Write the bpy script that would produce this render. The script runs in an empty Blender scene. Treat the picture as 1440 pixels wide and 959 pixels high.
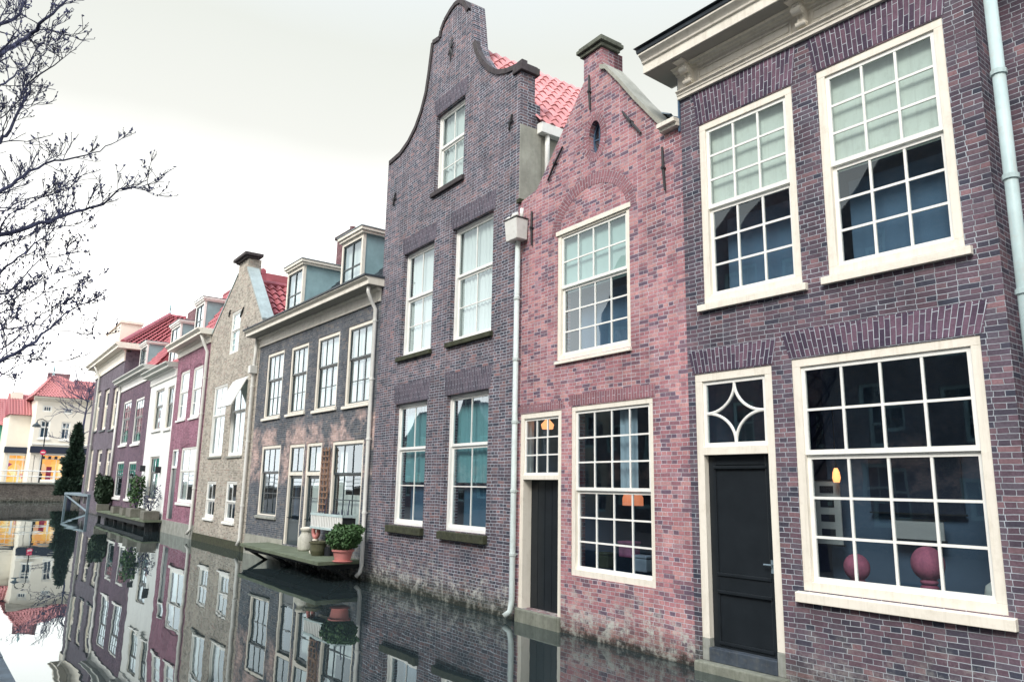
import bpy, bmesh, math, random
from mathutils import Vector, Matrix
random.seed(7)
S = bpy.context.scene
COL = S.collection
R = math.radians
PI = math.pi

# ------------------------------------------------------------------ camera
CAM = Vector((0, 0, 2.25))
FPX = 1054.75
yaw, pit, rol = -0.90274, 0.19337, 0.01834
Fw = Vector((math.sin(yaw)*math.cos(pit), math.cos(yaw)*math.cos(pit), math.sin(pit)))
Rt = Fw.cross(Vector((0, 0, 1))).normalized()
Up = Rt.cross(Fw)
c_, s_ = math.cos(rol), math.sin(rol)
Rt, Up = c_*Rt + s_*Up, -s_*Rt + c_*Up
cd = bpy.data.cameras.new('camera')
cam = bpy.data.objects.new('camera', cd)
COL.objects.link(cam)
cam.matrix_world = Matrix(((Rt.x, Up.x, -Fw.x, CAM.x), (Rt.y, Up.y, -Fw.y, CAM.y), (Rt.z, Up.z, -Fw.z, CAM.z), (0, 0, 0, 1)))
cd.sensor_width = 36
cd.lens = FPX*36/1440
cd.clip_end = 5000
cd.clip_start = 0.05
S.camera = cam


def ray(px, py):
    return Fw + Rt*((px-720)/FPX) - Up*((py-479.5)/FPX)


def on_plane(px, py, p, n):
    d = ray(px, py)
    return CAM + d*((Vector(p)-CAM).dot(n)/d.dot(n))


def on_z(px, py, z):
    return on_plane(px, py, (0, 0, z), Vector((0, 0, 1)))


# ------------------------------------------------------------------ materials
def newmat(name):
    m = bpy.data.materials.new(name)
    m.use_nodes = True
    nt = m.node_tree
    b = nt.nodes['Principled BSDF']
    return m, nt, b


def nd(nt, t, **kw):
    n = nt.nodes.new(t)
    for k, v in kw.items():
        if k in n.inputs.keys() if isinstance(k, str) else False:
            n.inputs[k].default_value = v
        else:
            setattr(n, k, v)
    return n


def rgba(c):
    return (c[0], c[1], c[2], 1)


def mixc(nt, fac, a, b, mode='MIX'):
    n = nt.nodes.new('ShaderNodeMix')
    n.data_type = 'RGBA'
    n.blend_type = mode
    for sock, v in ((n.inputs[0], fac), (n.inputs[6], a), (n.inputs[7], b)):
        if hasattr(v, 'links'):
            nt.links.new(v, sock)
        elif isinstance(v, (int, float)):
            sock.default_value = v
        else:
            sock.default_value = rgba(v)
    return n.outputs[2]


def ramp(nt, fac, stops):
    n = nt.nodes.new('ShaderNodeValToRGB')
    e = n.color_ramp.elements
    while len(e) < len(stops):
        e.new(0.5)
    for i, (p, c) in enumerate(stops):
        e[i].position = p
        e[i].color = rgba(c) if not isinstance(c, (int, float)) else (c, c, c, 1)
    nt.links.new(fac, n.inputs[0])
    return n.outputs[0]


def noise(nt, scale, detail=4, vec=None, rough=.55):
    n = nt.nodes.new('ShaderNodeTexNoise')
    n.inputs['Scale'].default_value = scale
    n.inputs['Detail'].default_value = detail
    n.inputs['Roughness'].default_value = rough
    if vec is not None:
        nt.links.new(vec, n.inputs['Vector'])
    return n.outputs['Fac']


def mathn(nt, op, a, b=None, clamp=False):
    n = nt.nodes.new('ShaderNodeMath')
    n.operation = op
    n.use_clamp = clamp
    for i, v in enumerate((a, b)):
        if v is None:
            continue
        if hasattr(v, 'links'):
            nt.links.new(v, n.inputs[i])
        else:
            n.inputs[i].default_value = v
    return n.outputs[0]


def bump(nt, b, h, strength=.5, dist=.01):
    n = nt.nodes.new('ShaderNodeBump')
    n.inputs['Strength'].default_value = strength
    n.inputs['Distance'].default_value = dist
    nt.links.new(h, n.inputs['Height'])
    nt.links.new(n.outputs[0], b.inputs['Normal'])


def plain(name, col, rough=.6, var=.12, scale=3, metal=0, grime=None, spec=.3, grain=0):
    m, nt, b = newmat(name)
    tc = nd(nt, 'ShaderNodeTexCoord')
    f = noise(nt, scale, 6, tc.outputs['Object'], .65)
    lo = tuple(c*(1-var) for c in col)
    hi = tuple(min(1, c*(1+var*.6)) for c in col)
    c = ramp(nt, f, [(.3, lo), (.7, hi)])
    if grime:
        g = noise(nt, scale*3.1, 8, tc.outputs['Object'], .7)
        c = mixc(nt, ramp(nt, g, [(.52, 0), (.72, .55)]), c, grime)
        ms_ = nd(nt, 'ShaderNodeMapping')
        ms_.inputs['Scale'].default_value = (14, 14, .9)
        nt.links.new(tc.outputs['Object'], ms_.inputs['Vector'])
        c = mixc(nt, ramp(nt, noise(nt, 1.0, 5, ms_.outputs[0], .7), [(.5, 0), (.75, .6)]), c, grime)
    nt.links.new(c, b.inputs['Base Color'])
    b.inputs['Roughness'].default_value = rough
    b.inputs['Metallic'].default_value = metal
    b.inputs['Specular IOR Level'].default_value = spec
    if grain:
        bump(nt, b, noise(nt, 60, 4, tc.outputs['Object']), grain, .004)
    return m


def brick(name, cols, mortar, moss=.5, white=.3, patch=None, soldier=False, wash=0, mort=.0043, dark=.5, bw=.21, patch_z=None, bmpd=.008, fine=.5, soot=.42):
    """cols: list of (pos, colour) for the per-brick choice; UV in metres."""
    m, nt, b = newmat(name)
    tc = nd(nt, 'ShaderNodeTexCoord')
    uv = tc.outputs['UV']
    # slight waviness of the courses
    wob = noise(nt, 1.7, 2, uv)
    wv = nd(nt, 'ShaderNodeCombineXYZ')
    nt.links.new(mathn(nt, 'MULTIPLY', wob, .035), wv.inputs[1])
    nt.links.new(mathn(nt, 'MULTIPLY', noise(nt, 9, 1, uv), .03), wv.inputs[0])
    va = nd(nt, 'ShaderNodeVectorMath', operation='ADD')
    nt.links.new(uv, va.inputs[0])
    nt.links.new(wv.outputs[0], va.inputs[1])
    br = nd(nt, 'ShaderNodeTexBrick')
    nt.links.new(va.outputs[0], br.inputs['Vector'])
    br.inputs['Scale'].default_value = 1
    br.inputs['Brick Width'].default_value = bw
    br.inputs['Row Height'].default_value = .06
    br.inputs['Mortar Size'].default_value = mort
    br.inputs['Mortar Smooth'].default_value = .35
    br.inputs['Color1'].default_value = (0, 0, 0, 1)
    br.inputs['Color2'].default_value = (1, 1, 1, 1)
    br.inputs['Mortar'].default_value = (.5, .5, .5, 1)
    br.offset = .5
    if not soldier:
        br.squash = .52
        br.squash_frequency = 2
        br.offset = .25
    c = ramp(nt, br.outputs['Color'], cols)
    # tone inside each brick and across the wall
    f1 = noise(nt, 38, 3, uv)
    c = mixc(nt, fine, c, ramp(nt, f1, [(.3, .55), (.7, 1.25)]), 'MULTIPLY')
    f2 = noise(nt, .9, 5, uv, .62)
    c = mixc(nt, dark, c, ramp(nt, f2, [(.32, .5), (.66, 1.3)]), 'MULTIPLY')
    # rain streaks and blotches of soot
    mpg = nd(nt, 'ShaderNodeMapping')
    mpg.inputs['Scale'].default_value = (1.6, .28, 1)
    nt.links.new(uv, mpg.inputs['Vector'])
    c = mixc(nt, soot, c, ramp(nt, noise(nt, 1.4, 6, mpg.outputs[0], .7), [(.38, .45), (.62, 1.2)]), 'MULTIPLY')
    if patch:
        f3 = noise(nt, .55, 3, uv)
        fac = ramp(nt, f3, [(.5, 0), (.58, .75)])
        if patch_z:
            gz = nd(nt, 'ShaderNodeNewGeometry')
            sz = nd(nt, 'ShaderNodeSeparateXYZ')
            nt.links.new(gz.outputs['Position'], sz.inputs[0])
            zz = mathn(nt, 'ADD', sz.outputs[2], mathn(nt, 'MULTIPLY', noise(nt, 1.1, 4, uv), 1.2))
            fac = ramp(nt, mathn(nt, 'DIVIDE', zz, 10), [(patch_z[0]/10-.02, 0), (patch_z[0]/10, .95), (patch_z[1]/10, .95), (patch_z[1]/10+.02, 0)])
            fac = mathn(nt, 'MULTIPLY', fac, ramp(nt, noise(nt, .9, 6, uv, .7), [(.42, 0), (.54, 1)]))
        c = mixc(nt, fac, c, mixc(nt, br.outputs['Color'], tuple(x*.75 for x in patch), tuple(x*1.3 for x in patch)))
    mcol = mixc(nt, ramp(nt, noise(nt, 2.6, 5, uv, .7), [(.38, 0), (.62, 1)]), tuple(x*.6 for x in mortar), tuple(min(1, x*1.15) for x in mortar))
    c = mixc(nt, br.outputs['Fac'], c, mcol)
    # white bloom and moss close to the water
    gz = nd(nt, 'ShaderNodeNewGeometry')
    sz = nd(nt, 'ShaderNodeSeparateXYZ')
    nt.links.new(gz.outputs['Position'], sz.inputs[0])
    z = sz.outputs[2]
    n1 = noise(nt, 2.3, 6, uv, .7)
    if white:
        zz = mathn(nt, 'ADD', z, mathn(nt, 'MULTIPLY', mathn(nt, 'SUBTRACT', n1, .5), 1.6))
        fac = ramp(nt, zz, [(.2, 1), (.75, 0)])
        fac = mathn(nt, 'MULTIPLY', fac, ramp(nt, noise(nt, 5, 7, uv, .78), [(.48, 0), (.60, white*1.5)]), True)
        c = mixc(nt, fac, c, (.50, .50, .46))
    if moss:
        zz = mathn(nt, 'ADD', z, mathn(nt, 'MULTIPLY', mathn(nt, 'SUBTRACT', noise(nt, 5, 6, uv, .75), .5), .7))
        c = mixc(nt, ramp(nt, zz, [(.04, moss), (.42, 0)]), c, (.045, .055, .032))
        c = mixc(nt, ramp(nt, zz, [(-.03, .9), (.1, 0)]), c, (.018, .022, .018))
    if wash:
        c = mixc(nt, ramp(nt, noise(nt, 4, 7, uv, .7), [(.33, wash), (.7, wash*.35)]), c, (.40, .41, .41))
    nt.links.new(c, b.inputs['Base Color'])
    b.inputs['Roughness'].default_value = .82
    b.inputs['Specular IOR Level'].default_value = .25
    h = mathn(nt, 'SUBTRACT', mathn(nt, 'MULTIPLY', f1, .5), br.outputs['Fac'])
    bump(nt, b, h, .7, bmpd)
    return m


def glass(name, tint=(.8, .87, .87), ior=1.62, wob=.0012):
    m, nt, b = newmat(name)
    nt.nodes.remove(b)
    out = nt.nodes['Material Output']
    tr = nd(nt, 'ShaderNodeBsdfTransparent')
    tr.inputs[0].default_value = rgba(tint)
    gl = nd(nt, 'ShaderNodeBsdfGlossy')
    gl.inputs['Roughness'].default_value = .015
    gl.inputs[0].default_value = (.82, .92, 1, 1)
    lw = nd(nt, 'ShaderNodeLayerWeight')
    lw.inputs[0].default_value = .5
    f0 = ((ior-1)/(ior+1))**2*2
    fac = mathn(nt, 'ADD', mathn(nt, 'MULTIPLY', mathn(nt, 'POWER', lw.outputs['Facing'], 3.2), 1-f0), f0, True)
    tc = nd(nt, 'ShaderNodeTexCoord')
    bp = nd(nt, 'ShaderNodeBump')
    bp.inputs['Strength'].default_value = 1
    bp.inputs['Distance'].default_value = wob
    nt.links.new(noise(nt, 1.6, 1, tc.outputs['Object']), bp.inputs['Height'])
    nt.links.new(bp.outputs[0], gl.inputs['Normal'])
    mx = nd(nt, 'ShaderNodeMixShader')
    nt.links.new(fac, mx.inputs[0])
    nt.links.new(tr.outputs[0], mx.inputs[1])
    nt.links.new(gl.outputs[0], mx.inputs[2])
    nt.links.new(mx.outputs[0], out.inputs[0])
    return m


def emit(name, col, strength):
    m, nt, b = newmat(name)
    b.inputs['Base Color'].default_value = rgba(col)
    b.inputs['Emission Color'].default_value = rgba(col)
    b.inputs['Emission Strength'].default_value = strength
    return m


M = {}
M['b_right'] = brick('brick purple', [(.0, (.05, .055, .08)), (.25, (.10, .075, .10)), (.5, (.15, .095, .12)), (.78, (.11, .097, .125)), (1, (.25, .145, .16))], (.42, .46, .50), moss=.5, white=.25)
M['b_right_s'] = brick('soldier bricks purple', [(0, (.07, .05, .085)), (.5, (.125, .08, .12)), (1, (.20, .12, .165))], (.52, .57, .62), 0, 0, soldier=True)
M['b_red'] = brick('brick pink red', [(0, (.15, .105, .15)), (.14, (.22, .13, .165)), (.26, (.33, .155, .18)), (.55, (.45, .205, .225)), (.8, (.54, .29, .285)), (1, (.37, .22, .255))], (.58, .58, .62), moss=.6, white=.85, dark=.35, mort=.0043, bw=.19)
M['b_red_s'] = brick('soldier bricks red', [(0, (.27, .12, .14)), (.5, (.34, .155, .175)), (1, (.24, .13, .16))], (.54, .53, .57), 0, 0, soldier=True)
M['b_dark'] = brick('brick dark purple', [(0, (.055, .06, .082)), (.3, (.108, .09, .112)), (.62, (.145, .11, .13)), (.88, (.20, .14, .15)), (1, (.28, .16, .16))], (.46, .50, .56), moss=.8, white=.7, mort=.0058)
M['b_dark_s'] = brick('soldier bricks dark', [(0, (.075, .065, .09)), (.5, (.11, .09, .12)), (1, (.15, .12, .15))], (.38, .40, .45), 0, 0, soldier=True)
M['b_grey'] = brick('brick slate grey', [(0, (.075, .085, .105)), (.5, (.115, .125, .145)), (.85, (.155, .16, .17)), (1, (.21, .185, .175))], (.30, .33, .36), moss=.4, white=.5, patch=(.50, .36, .32), patch_z=(3.0, 4.5), fine=.3)
M['b_yel'] = brick('brick yellow grey', [(0, (.26, .23, .195)), (.4, (.42, .38, .315)), (.8, (.54, .49, .41)), (1, (.40, .30, .25))], (.60, .59, .55), moss=.5, white=.2, dark=.3, fine=.15, soot=.25)
M['b_pink'] = brick('brick mauve pink', [(0, (.22, .09, .13)), (.5, (.32, .13, .19)), (1, (.38, .18, .24))], (.44, .34, .41), moss=.3, white=.1, dark=.3)
M['b_brown'] = brick('brick brown purple', [(0, (.085, .055, .085)), (.5, (.14, .085, .125)), (1, (.20, .12, .155))], (.26, .23, .29), moss=.3, white=.15, dark=.35)
M['b_far'] = brick('brick dusky', [(0, (.10, .085, .11)), (.5, (.14, .115, .15)), (1, (.18, .145, .175))], (.24, .23, .26), moss=.2, white=.1, dark=.3)
M['b_bridge'] = brick('brick of the bridge', [(0, (.07, .06, .05)), (.5, (.12, .10, .085)), (1, (.17, .145, .125))], (.22, .21, .2), moss=.5, white=.2)
M['b_chim'] = brick('brick of chimney', [(0, (.14, .06, .07)), (.5, (.2, .085, .10)), (1, (.25, .12, .13))], (.35, .33, .35), 0, 0)
M['cream'] = plain('cream paint', (.82, .77, .67), .5, .06, 2, grime=(.60, .55, .45), spec=.35)
M['cornice'] = plain('pale cornice paint', (.78, .74, .65), .5, .07, 2, grime=(.5, .46, .38))
M['white'] = plain('white paint', (.84, .84, .80), .45, .04, 2, spec=.4, grime=(.70, .70, .66))
M['whitewall'] = plain('white stucco', (.83, .85, .83), .8, .08, 1.4, grime=(.6, .6, .55), grain=.2)
M['shopwall'] = plain('cream stucco', (.80, .75, .65), .8, .06, .8)
M['black'] = plain('black gloss paint', (.016, .020, .024), .28, .2, 3, spec=.25)
M['dgreen'] = plain('dark green paint', (.018, .035, .045), .35, .2, 3, spec=.5)
M['blueedge'] = plain('blue grey paint', (.07, .12, .19), .5, .2, 3)
M['zinc'] = plain('weathered zinc', (.28, .42, .44), .5, .18, 2.5, spec=.4)
M['pipe_pale'] = plain('pale grey green paint', (.55, .62, .60), .45, .12, 4, grime=(.35, .36, .33))
M['pipe_teal'] = plain('pale verdigris paint', (.46, .58, .58), .45, .15, 3, grime=(.45, .44, .40))
M['pipe_white'] = plain('off white pipe', (.72, .72, .68), .5, .1, 4, grime=(.5, .48, .42))
M['iron'] = plain('black iron', (.02, .022, .026), .5, .2, 8)
M['stone'] = plain('grey stone', (.32, .33, .30), .8, .3, 3, grime=(.16, .17, .12), grain=.4)
M['moss'] = plain('mossy stone', (.055, .06, .035), .9, .55, 9, grime=(.035, .035, .035), grain=.9)
M['dsill'] = plain('dark brick sill', (.06, .05, .055), .8, .4, 9, grime=(.1, .1, .08), grain=.5)
M['render'] = plain('grey cement render', (.36, .36, .31), .9, .3, 2.5, grime=(.24, .25, .21), grain=.4)
M['slate'] = plain('slate', (.06, .075, .09), .5, .3, 5)
M['lead'] = plain('lead sheet', (.20, .24, .26), .45, .2, 2)
M['stonew'] = plain('stained white enamel', (.55, .54, .47), .6, .2, 5, grime=(.3, .3, .24))
M['lichen'] = plain('lichened stone', (.13, .14, .11), .9, .5, 6, grime=(.06, .06, .05), grain=.6)
M['kick'] = plain('worn dark board', (.055, .07, .09), .5, .4, 5, grime=(.12, .12, .11))
M['step'] = plain('mossy stone step', (.22, .23, .19), .85, .35, 4, grime=(.07, .085, .05), grain=.6)
M['planterwood'] = plain('grey planter boards', (.17, .165, .14), .85, .3, 4, grime=(.09, .1, .07))
M['leafmid'] = plain('evergreen leaves', (.035, .065, .035), .65, .5, 5)
M['coping'] = plain('dull zinc strip', (.36, .43, .43), .6, .2, 2.5, grime=(.25, .28, .28))
M['navy'] = plain('navy fascia paint', (.02, .028, .05), .5, .1, 2)
M['soffit'] = plain('darker soffit', (.34, .33, .30), .7, .1, 2)  # thin sheets below the crown mouldings, darker than the cornice
M['palegrey'] = plain('pale grey paint', (.55, .57, .53), .6, .1, 2, grime=(.38, .4, .38))
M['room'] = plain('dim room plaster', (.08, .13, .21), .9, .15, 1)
M['curtain'] = plain('white net curtain', (.74, .77, .74), .9, .06, 2)
M['blind'] = plain('pale green blind', (.52, .66, .62), .8, .06, 2)
M['blindw'] = plain('cream blind', (.72, .76, .68), .8, .1, 2.5, grime=(.5, .52, .45))
M['tealtone'] = plain('teal pane reflection', (.36, .54, .56), .9, .1, 2)  # sheet behind the panes, their teal reflections put into its colour
M['bluetone'] = plain('blue band and pane reflection', (.11, .19, .30), .9, .1, 2)  # sheet behind panes paints their navy reflection; also colours the lampshade band
M['wood'] = plain('weathered brown wood', (.25, .15, .10), .7, .3, 6)
M['bark'] = plain('dark bark', (.06, .065, .115), .9, .3, 8)
M['bud'] = plain('twig buds', (.07, .075, .14), .9, .3, 8)
M['leaf'] = plain('shrub leaves', (.06, .125, .045), .6, .5, 6)
M['leafdark'] = plain('conifer needles', (.025, .05, .032), .7, .5, 4)
M['pinkpot'] = plain('pink terracotta', (.55, .22, .20), .7, .12, 5)
M['olivepot'] = plain('olive glazed pot', (.10, .10, .06), .45, .3, 6)
M['greydeck'] = plain('mossy deck boards', (.14, .165, .115), .85, .35, 3, grime=(.10, .13, .06), grain=.4)
M['darkunder'] = plain('dark timber and deck shade', (.015, .018, .02), .8, .3, 3)  # near-black timber; under the deck its colour stands for the shade
M['bluesteel'] = plain('grey blue steel paint', (.17, .23, .27), .5, .2, 3)
M['quay'] = plain('wet quay stone', (.10, .13, .15), .7, .35, 6, grain=.5)
M['paving'] = plain('street paving', (.16, .15, .14), .85, .2, 2)
M['mud'] = plain('canal bed', (.03, .03, .025), 1, .2, 1)
M['pinkplush'] = plain('dusty pink fabric', (.42, .12, .20), .8, .3, 9, grime=(.2, .06, .12))
M['paper'] = plain('pale paper', (.42, .44, .46), .9, .1, 3)
M['greendoor'] = plain('green facade paint', (.10, .38, .28), .6, .1, 3)
M['redsign'] = plain('red sign enamel', (.62, .03, .10), .4, .05, 3)
M['warm'] = emit('warm lamp light', (1, .34, .12), 1.3)
M['warmdim'] = emit('dim warm lamp light', (1, .28, .12), .5)
M['glass'] = glass('window glass')
M['glass_t'] = glass('teal window glass', (.62, .80, .82), 1.9)
M['glass_d'] = glass('deep window glass', (.55, .66, .74), 1.6)


def tilemat(name, a, b2):
    m, nt, b = newmat(name)
    tc = nd(nt, 'ShaderNodeTexCoord')
    br = nd(nt, 'ShaderNodeTexBrick')
    nt.links.new(tc.outputs['UV'], br.inputs['Vector'])
    br.offset = 0
    br.inputs['Scale'].default_value = 1
    br.inputs['Brick Width'].default_value = .23
    br.inputs['Row Height'].default_value = .33
    br.inputs['Mortar Size'].default_value = 0
    br.inputs['Color1'].default_value = (0, 0, 0, 1)
    br.inputs['Color2'].default_value = (1, 1, 1, 1)
    c = ramp(nt, br.outputs['Color'], [(0, a), (1, b2)])
    c = mixc(nt, .6, c, ramp(nt, noise(nt, 1.3, 6, tc.outputs['UV'], .7), [(.3, .6), (.65, 1.15)]), 'MULTIPLY')
    nt.links.new(c, b.inputs['Base Color'])
    b.inputs['Roughness'].default_value = .6
    return m


M['tile_pink'] = tilemat('pale red pantiles', (.50, .20, .20), (.64, .29, .29))
M['tile_red'] = tilemat('red pantiles', (.34, .085, .10), (.46, .14, .15))
M['tile_dark'] = tilemat('dark red pantiles', (.27, .06, .08), (.38, .10, .12))
M['tile_grey'] = tilemat('grey pantiles', (.12, .15, .15), (.2, .24, .24))

# water
m, nt, b = newmat('canal water')
nt.nodes.remove(b)
tc = nd(nt, 'ShaderNodeTexCoord')
mp = nd(nt, 'ShaderNodeMapping')
mp.inputs['Scale'].default_value = (.5, 1, 1)
nt.links.new(tc.outputs['Object'], mp.inputs['Vector'])
hh = mathn(nt, 'ADD', noise(nt, .55, 2, mp.outputs[0]), mathn(nt, 'MULTIPLY', noise(nt, 3.2, 2, mp.outputs[0]), .06))
bp = nd(nt, 'ShaderNodeBump')
bp.inputs['Strength'].default_value = 1
bp.inputs['Distance'].default_value = .009
nt.links.new(hh, bp.inputs['Height'])
gl = nd(nt, 'ShaderNodeBsdfGlossy')
gl.inputs['Roughness'].default_value = .0
gl.inputs[0].default_value = (.90, .96, .97, 1)
nt.links.new(bp.outputs[0], gl.inputs['Normal'])
df = nd(nt, 'ShaderNodeBsdfDiffuse')
df.inputs[0].default_value = (.022, .032, .034, 1)
fr = nd(nt, 'ShaderNodeFresnel')
fr.inputs[0].default_value = 2.3
mx = nd(nt, 'ShaderNodeMixShader')
nt.links.new(fr.outputs[0], mx.inputs[0])
nt.links.new(df.outputs[0], mx.inputs[1])
nt.links.new(gl.outputs[0], mx.inputs[2])
nt.links.new(mx.outputs[0], nt.nodes['Material Output'].inputs[0])
M['water'] = m

# lit shop window display: coloured goods behind the pane
m, nt, b = newmat('lit shop display')
tc = nd(nt, 'ShaderNodeTexCoord')
vo = nd(nt, 'ShaderNodeTexVoronoi')
vo.inputs['Scale'].default_value = 1.7
nt.links.new(tc.outputs['Object'], vo.inputs['Vector'])
sp = nd(nt, 'ShaderNodeSeparateColor')
nt.links.new(vo.outputs['Color'], sp.inputs[0])
cc = ramp(nt, sp.outputs[0], [(0, (1, .42, .06)), (.3, (1, .62, .18)), (.55, (.95, .36, .09)), (.72, (1, .75, .4)), (.88, (.6, .10, .10)), (1, (.35, .06, .2))])
nt.links.new(cc, b.inputs['Base Color'])
nt.links.new(cc, b.inputs['Emission Color'])
b.inputs['Emission Strength'].default_value = .42
M['display'] = m


# ------------------------------------------------------------------ mesh builder
class MB:
    def __init__(s):
        s.v, s.f, s.uv = [], [], []

    def face(s, pts, uv=None):
        k = len(s.v)
        s.v += [tuple(p) for p in pts]
        s.f.append(tuple(range(k, k+len(pts))))
        s.uv.append(uv)
        return s

    def box(s, x0, x1, y0, y1, z0, z1):
        if x0 > x1: x0, x1 = x1, x0
        if y0 > y1: y0, y1 = y1, y0
        if z0 > z1: z0, z1 = z1, z0
        p = [(x, y, z) for z in (z0, z1) for y in (y0, y1) for x in (x0, x1)]
        k = len(s.v)
        s.v += p
        for q in ((0, 2, 3, 1), (4, 5, 7, 6), (0, 1, 5, 4), (2, 6, 7, 3), (0, 4, 6, 2), (1, 3, 7, 5)):
            s.f.append(tuple(k+i for i in q))
            s.uv.append(None)
        return s

    def prism(s, a, b, caps=True):
        """two matching rings"""
        n = len(a)
        k = len(s.v)
        s.v += [tuple(p) for p in a] + [tuple(p) for p in b]
        for i in range(n):
            j = (i+1) % n
            s.f.append((k+i, k+j, k+n+j, k+n+i))
            s.uv.append(None)
        if caps:
            s.f.append(tuple(k+i for i in range(n))[::-1])
            s.f.append(tuple(k+n+i for i in range(n)))
            s.uv += [None, None]
        return s

    def tube(s, pts, rad, n=8, cap=True):
        pts = [Vector(p) for p in pts]
        if not isinstance(rad, (list, tuple)):
            rad = [rad]*len(pts)
        k = len(s.v)
        ref = None
        for i, p in enumerate(pts):
            t = (pts[min(i+1, len(pts)-1)]-pts[max(i-1, 0)])
            if t.length < 1e-9:
                t = Vector((0, 0, 1))
            t.normalize()
            if ref is None:
                ref = t.orthogonal().normalized()
            else:
                ref = (ref - t*ref.dot(t))
                ref = ref.normalized() if ref.length > 1e-6 else t.orthogonal().normalized()
            bi = t.cross(ref)
            for j in range(n):
                a = 2*PI*j/n
                s.v.append(tuple(p + (ref*math.cos(a)+bi*math.sin(a))*rad[i]))
        for i in range(len(pts)-1):
            for j in range(n):
                j2 = (j+1) % n
                s.f.append((k+i*n+j, k+i*n+j2, k+(i+1)*n+j2, k+(i+1)*n+j))
                s.uv.append(None)
        if cap:
            s.f.append(tuple(k+j for j in range(n))[::-1])
            s.f.append(tuple(k+(len(pts)-1)*n+j for j in range(n)))
            s.uv += [None, None]
        return s

    def lathe(s, prof, c=(0, 0, 0), n=20):
        k = len(s.v)
        for r, z in prof:
            for j in range(n):
                a = 2*PI*j/n
                s.v.append((c[0]+r*math.cos(a), c[1]+r*math.sin(a), c[2]+z))
        for i in range(len(prof)-1):
            for j in range(n):
                j2 = (j+1) % n
                s.f.append((k+i*n+j, k+i*n+j2, k+(i+1)*n+j2, k+(i+1)*n+j))
                s.uv.append(None)
        s.f.append(tuple(k+j for j in range(n))[::-1])
        s.f.append(tuple(k+(len(prof)-1)*n+j for j in range(n)))
        s.uv += [None, None]
        return s

    def build(s, name, mat, parent=None, smooth=False, bevel=0):
        me = bpy.data.meshes.new(name)
        me.from_pydata(s.v, [], s.f)
        ul = me.uv_layers.new(name='UVMap')
        for p in me.polygons:
            o = s.uv[p.index]
            nn = p.normal
            ax = max(range(3), key=lambda i: abs(nn[i]))
            for q, li in enumerate(p.loop_indices):
                if o:
                    ul.data[li].uv = o[q]
                else:
                    co = me.vertices[me.loops[li].vertex_index].co
                    ul.data[li].uv = (co.x, co.z) if ax == 1 else ((co.y, co.z) if ax == 0 else (co.x, co.y))
            if smooth:
                p.use_smooth = True
        me.materials.append(mat if not isinstance(mat, str) else M[mat])
        ob = bpy.data.objects.new(name, me)
        COL.objects.link(ob)
        if parent:
            ob.parent = parent
        if bevel:
            bv = ob.modifiers.new('bevel', 'BEVEL')
            bv.width = bevel
            bv.segments = 2
            bv.limit_method = 'ANGLE'
        return ob


def tag(o, label, cat, group=None):
    o['label'] = label
    o['category'] = cat
    if group:
        o['group'] = group
    return o


def struct(o, kind='structure'):
    o['kind'] = kind
    return o


def empty(name, loc, rz=0, label=None, cat=None, group=None):
    o = bpy.data.objects.new(name, None)
    COL.objects.link(o)
    o.location = loc
    o.rotation_euler = (0, 0, rz)
    o.empty_display_size = .3
    if label:
        tag(o, label, cat, group)
    return o


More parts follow.
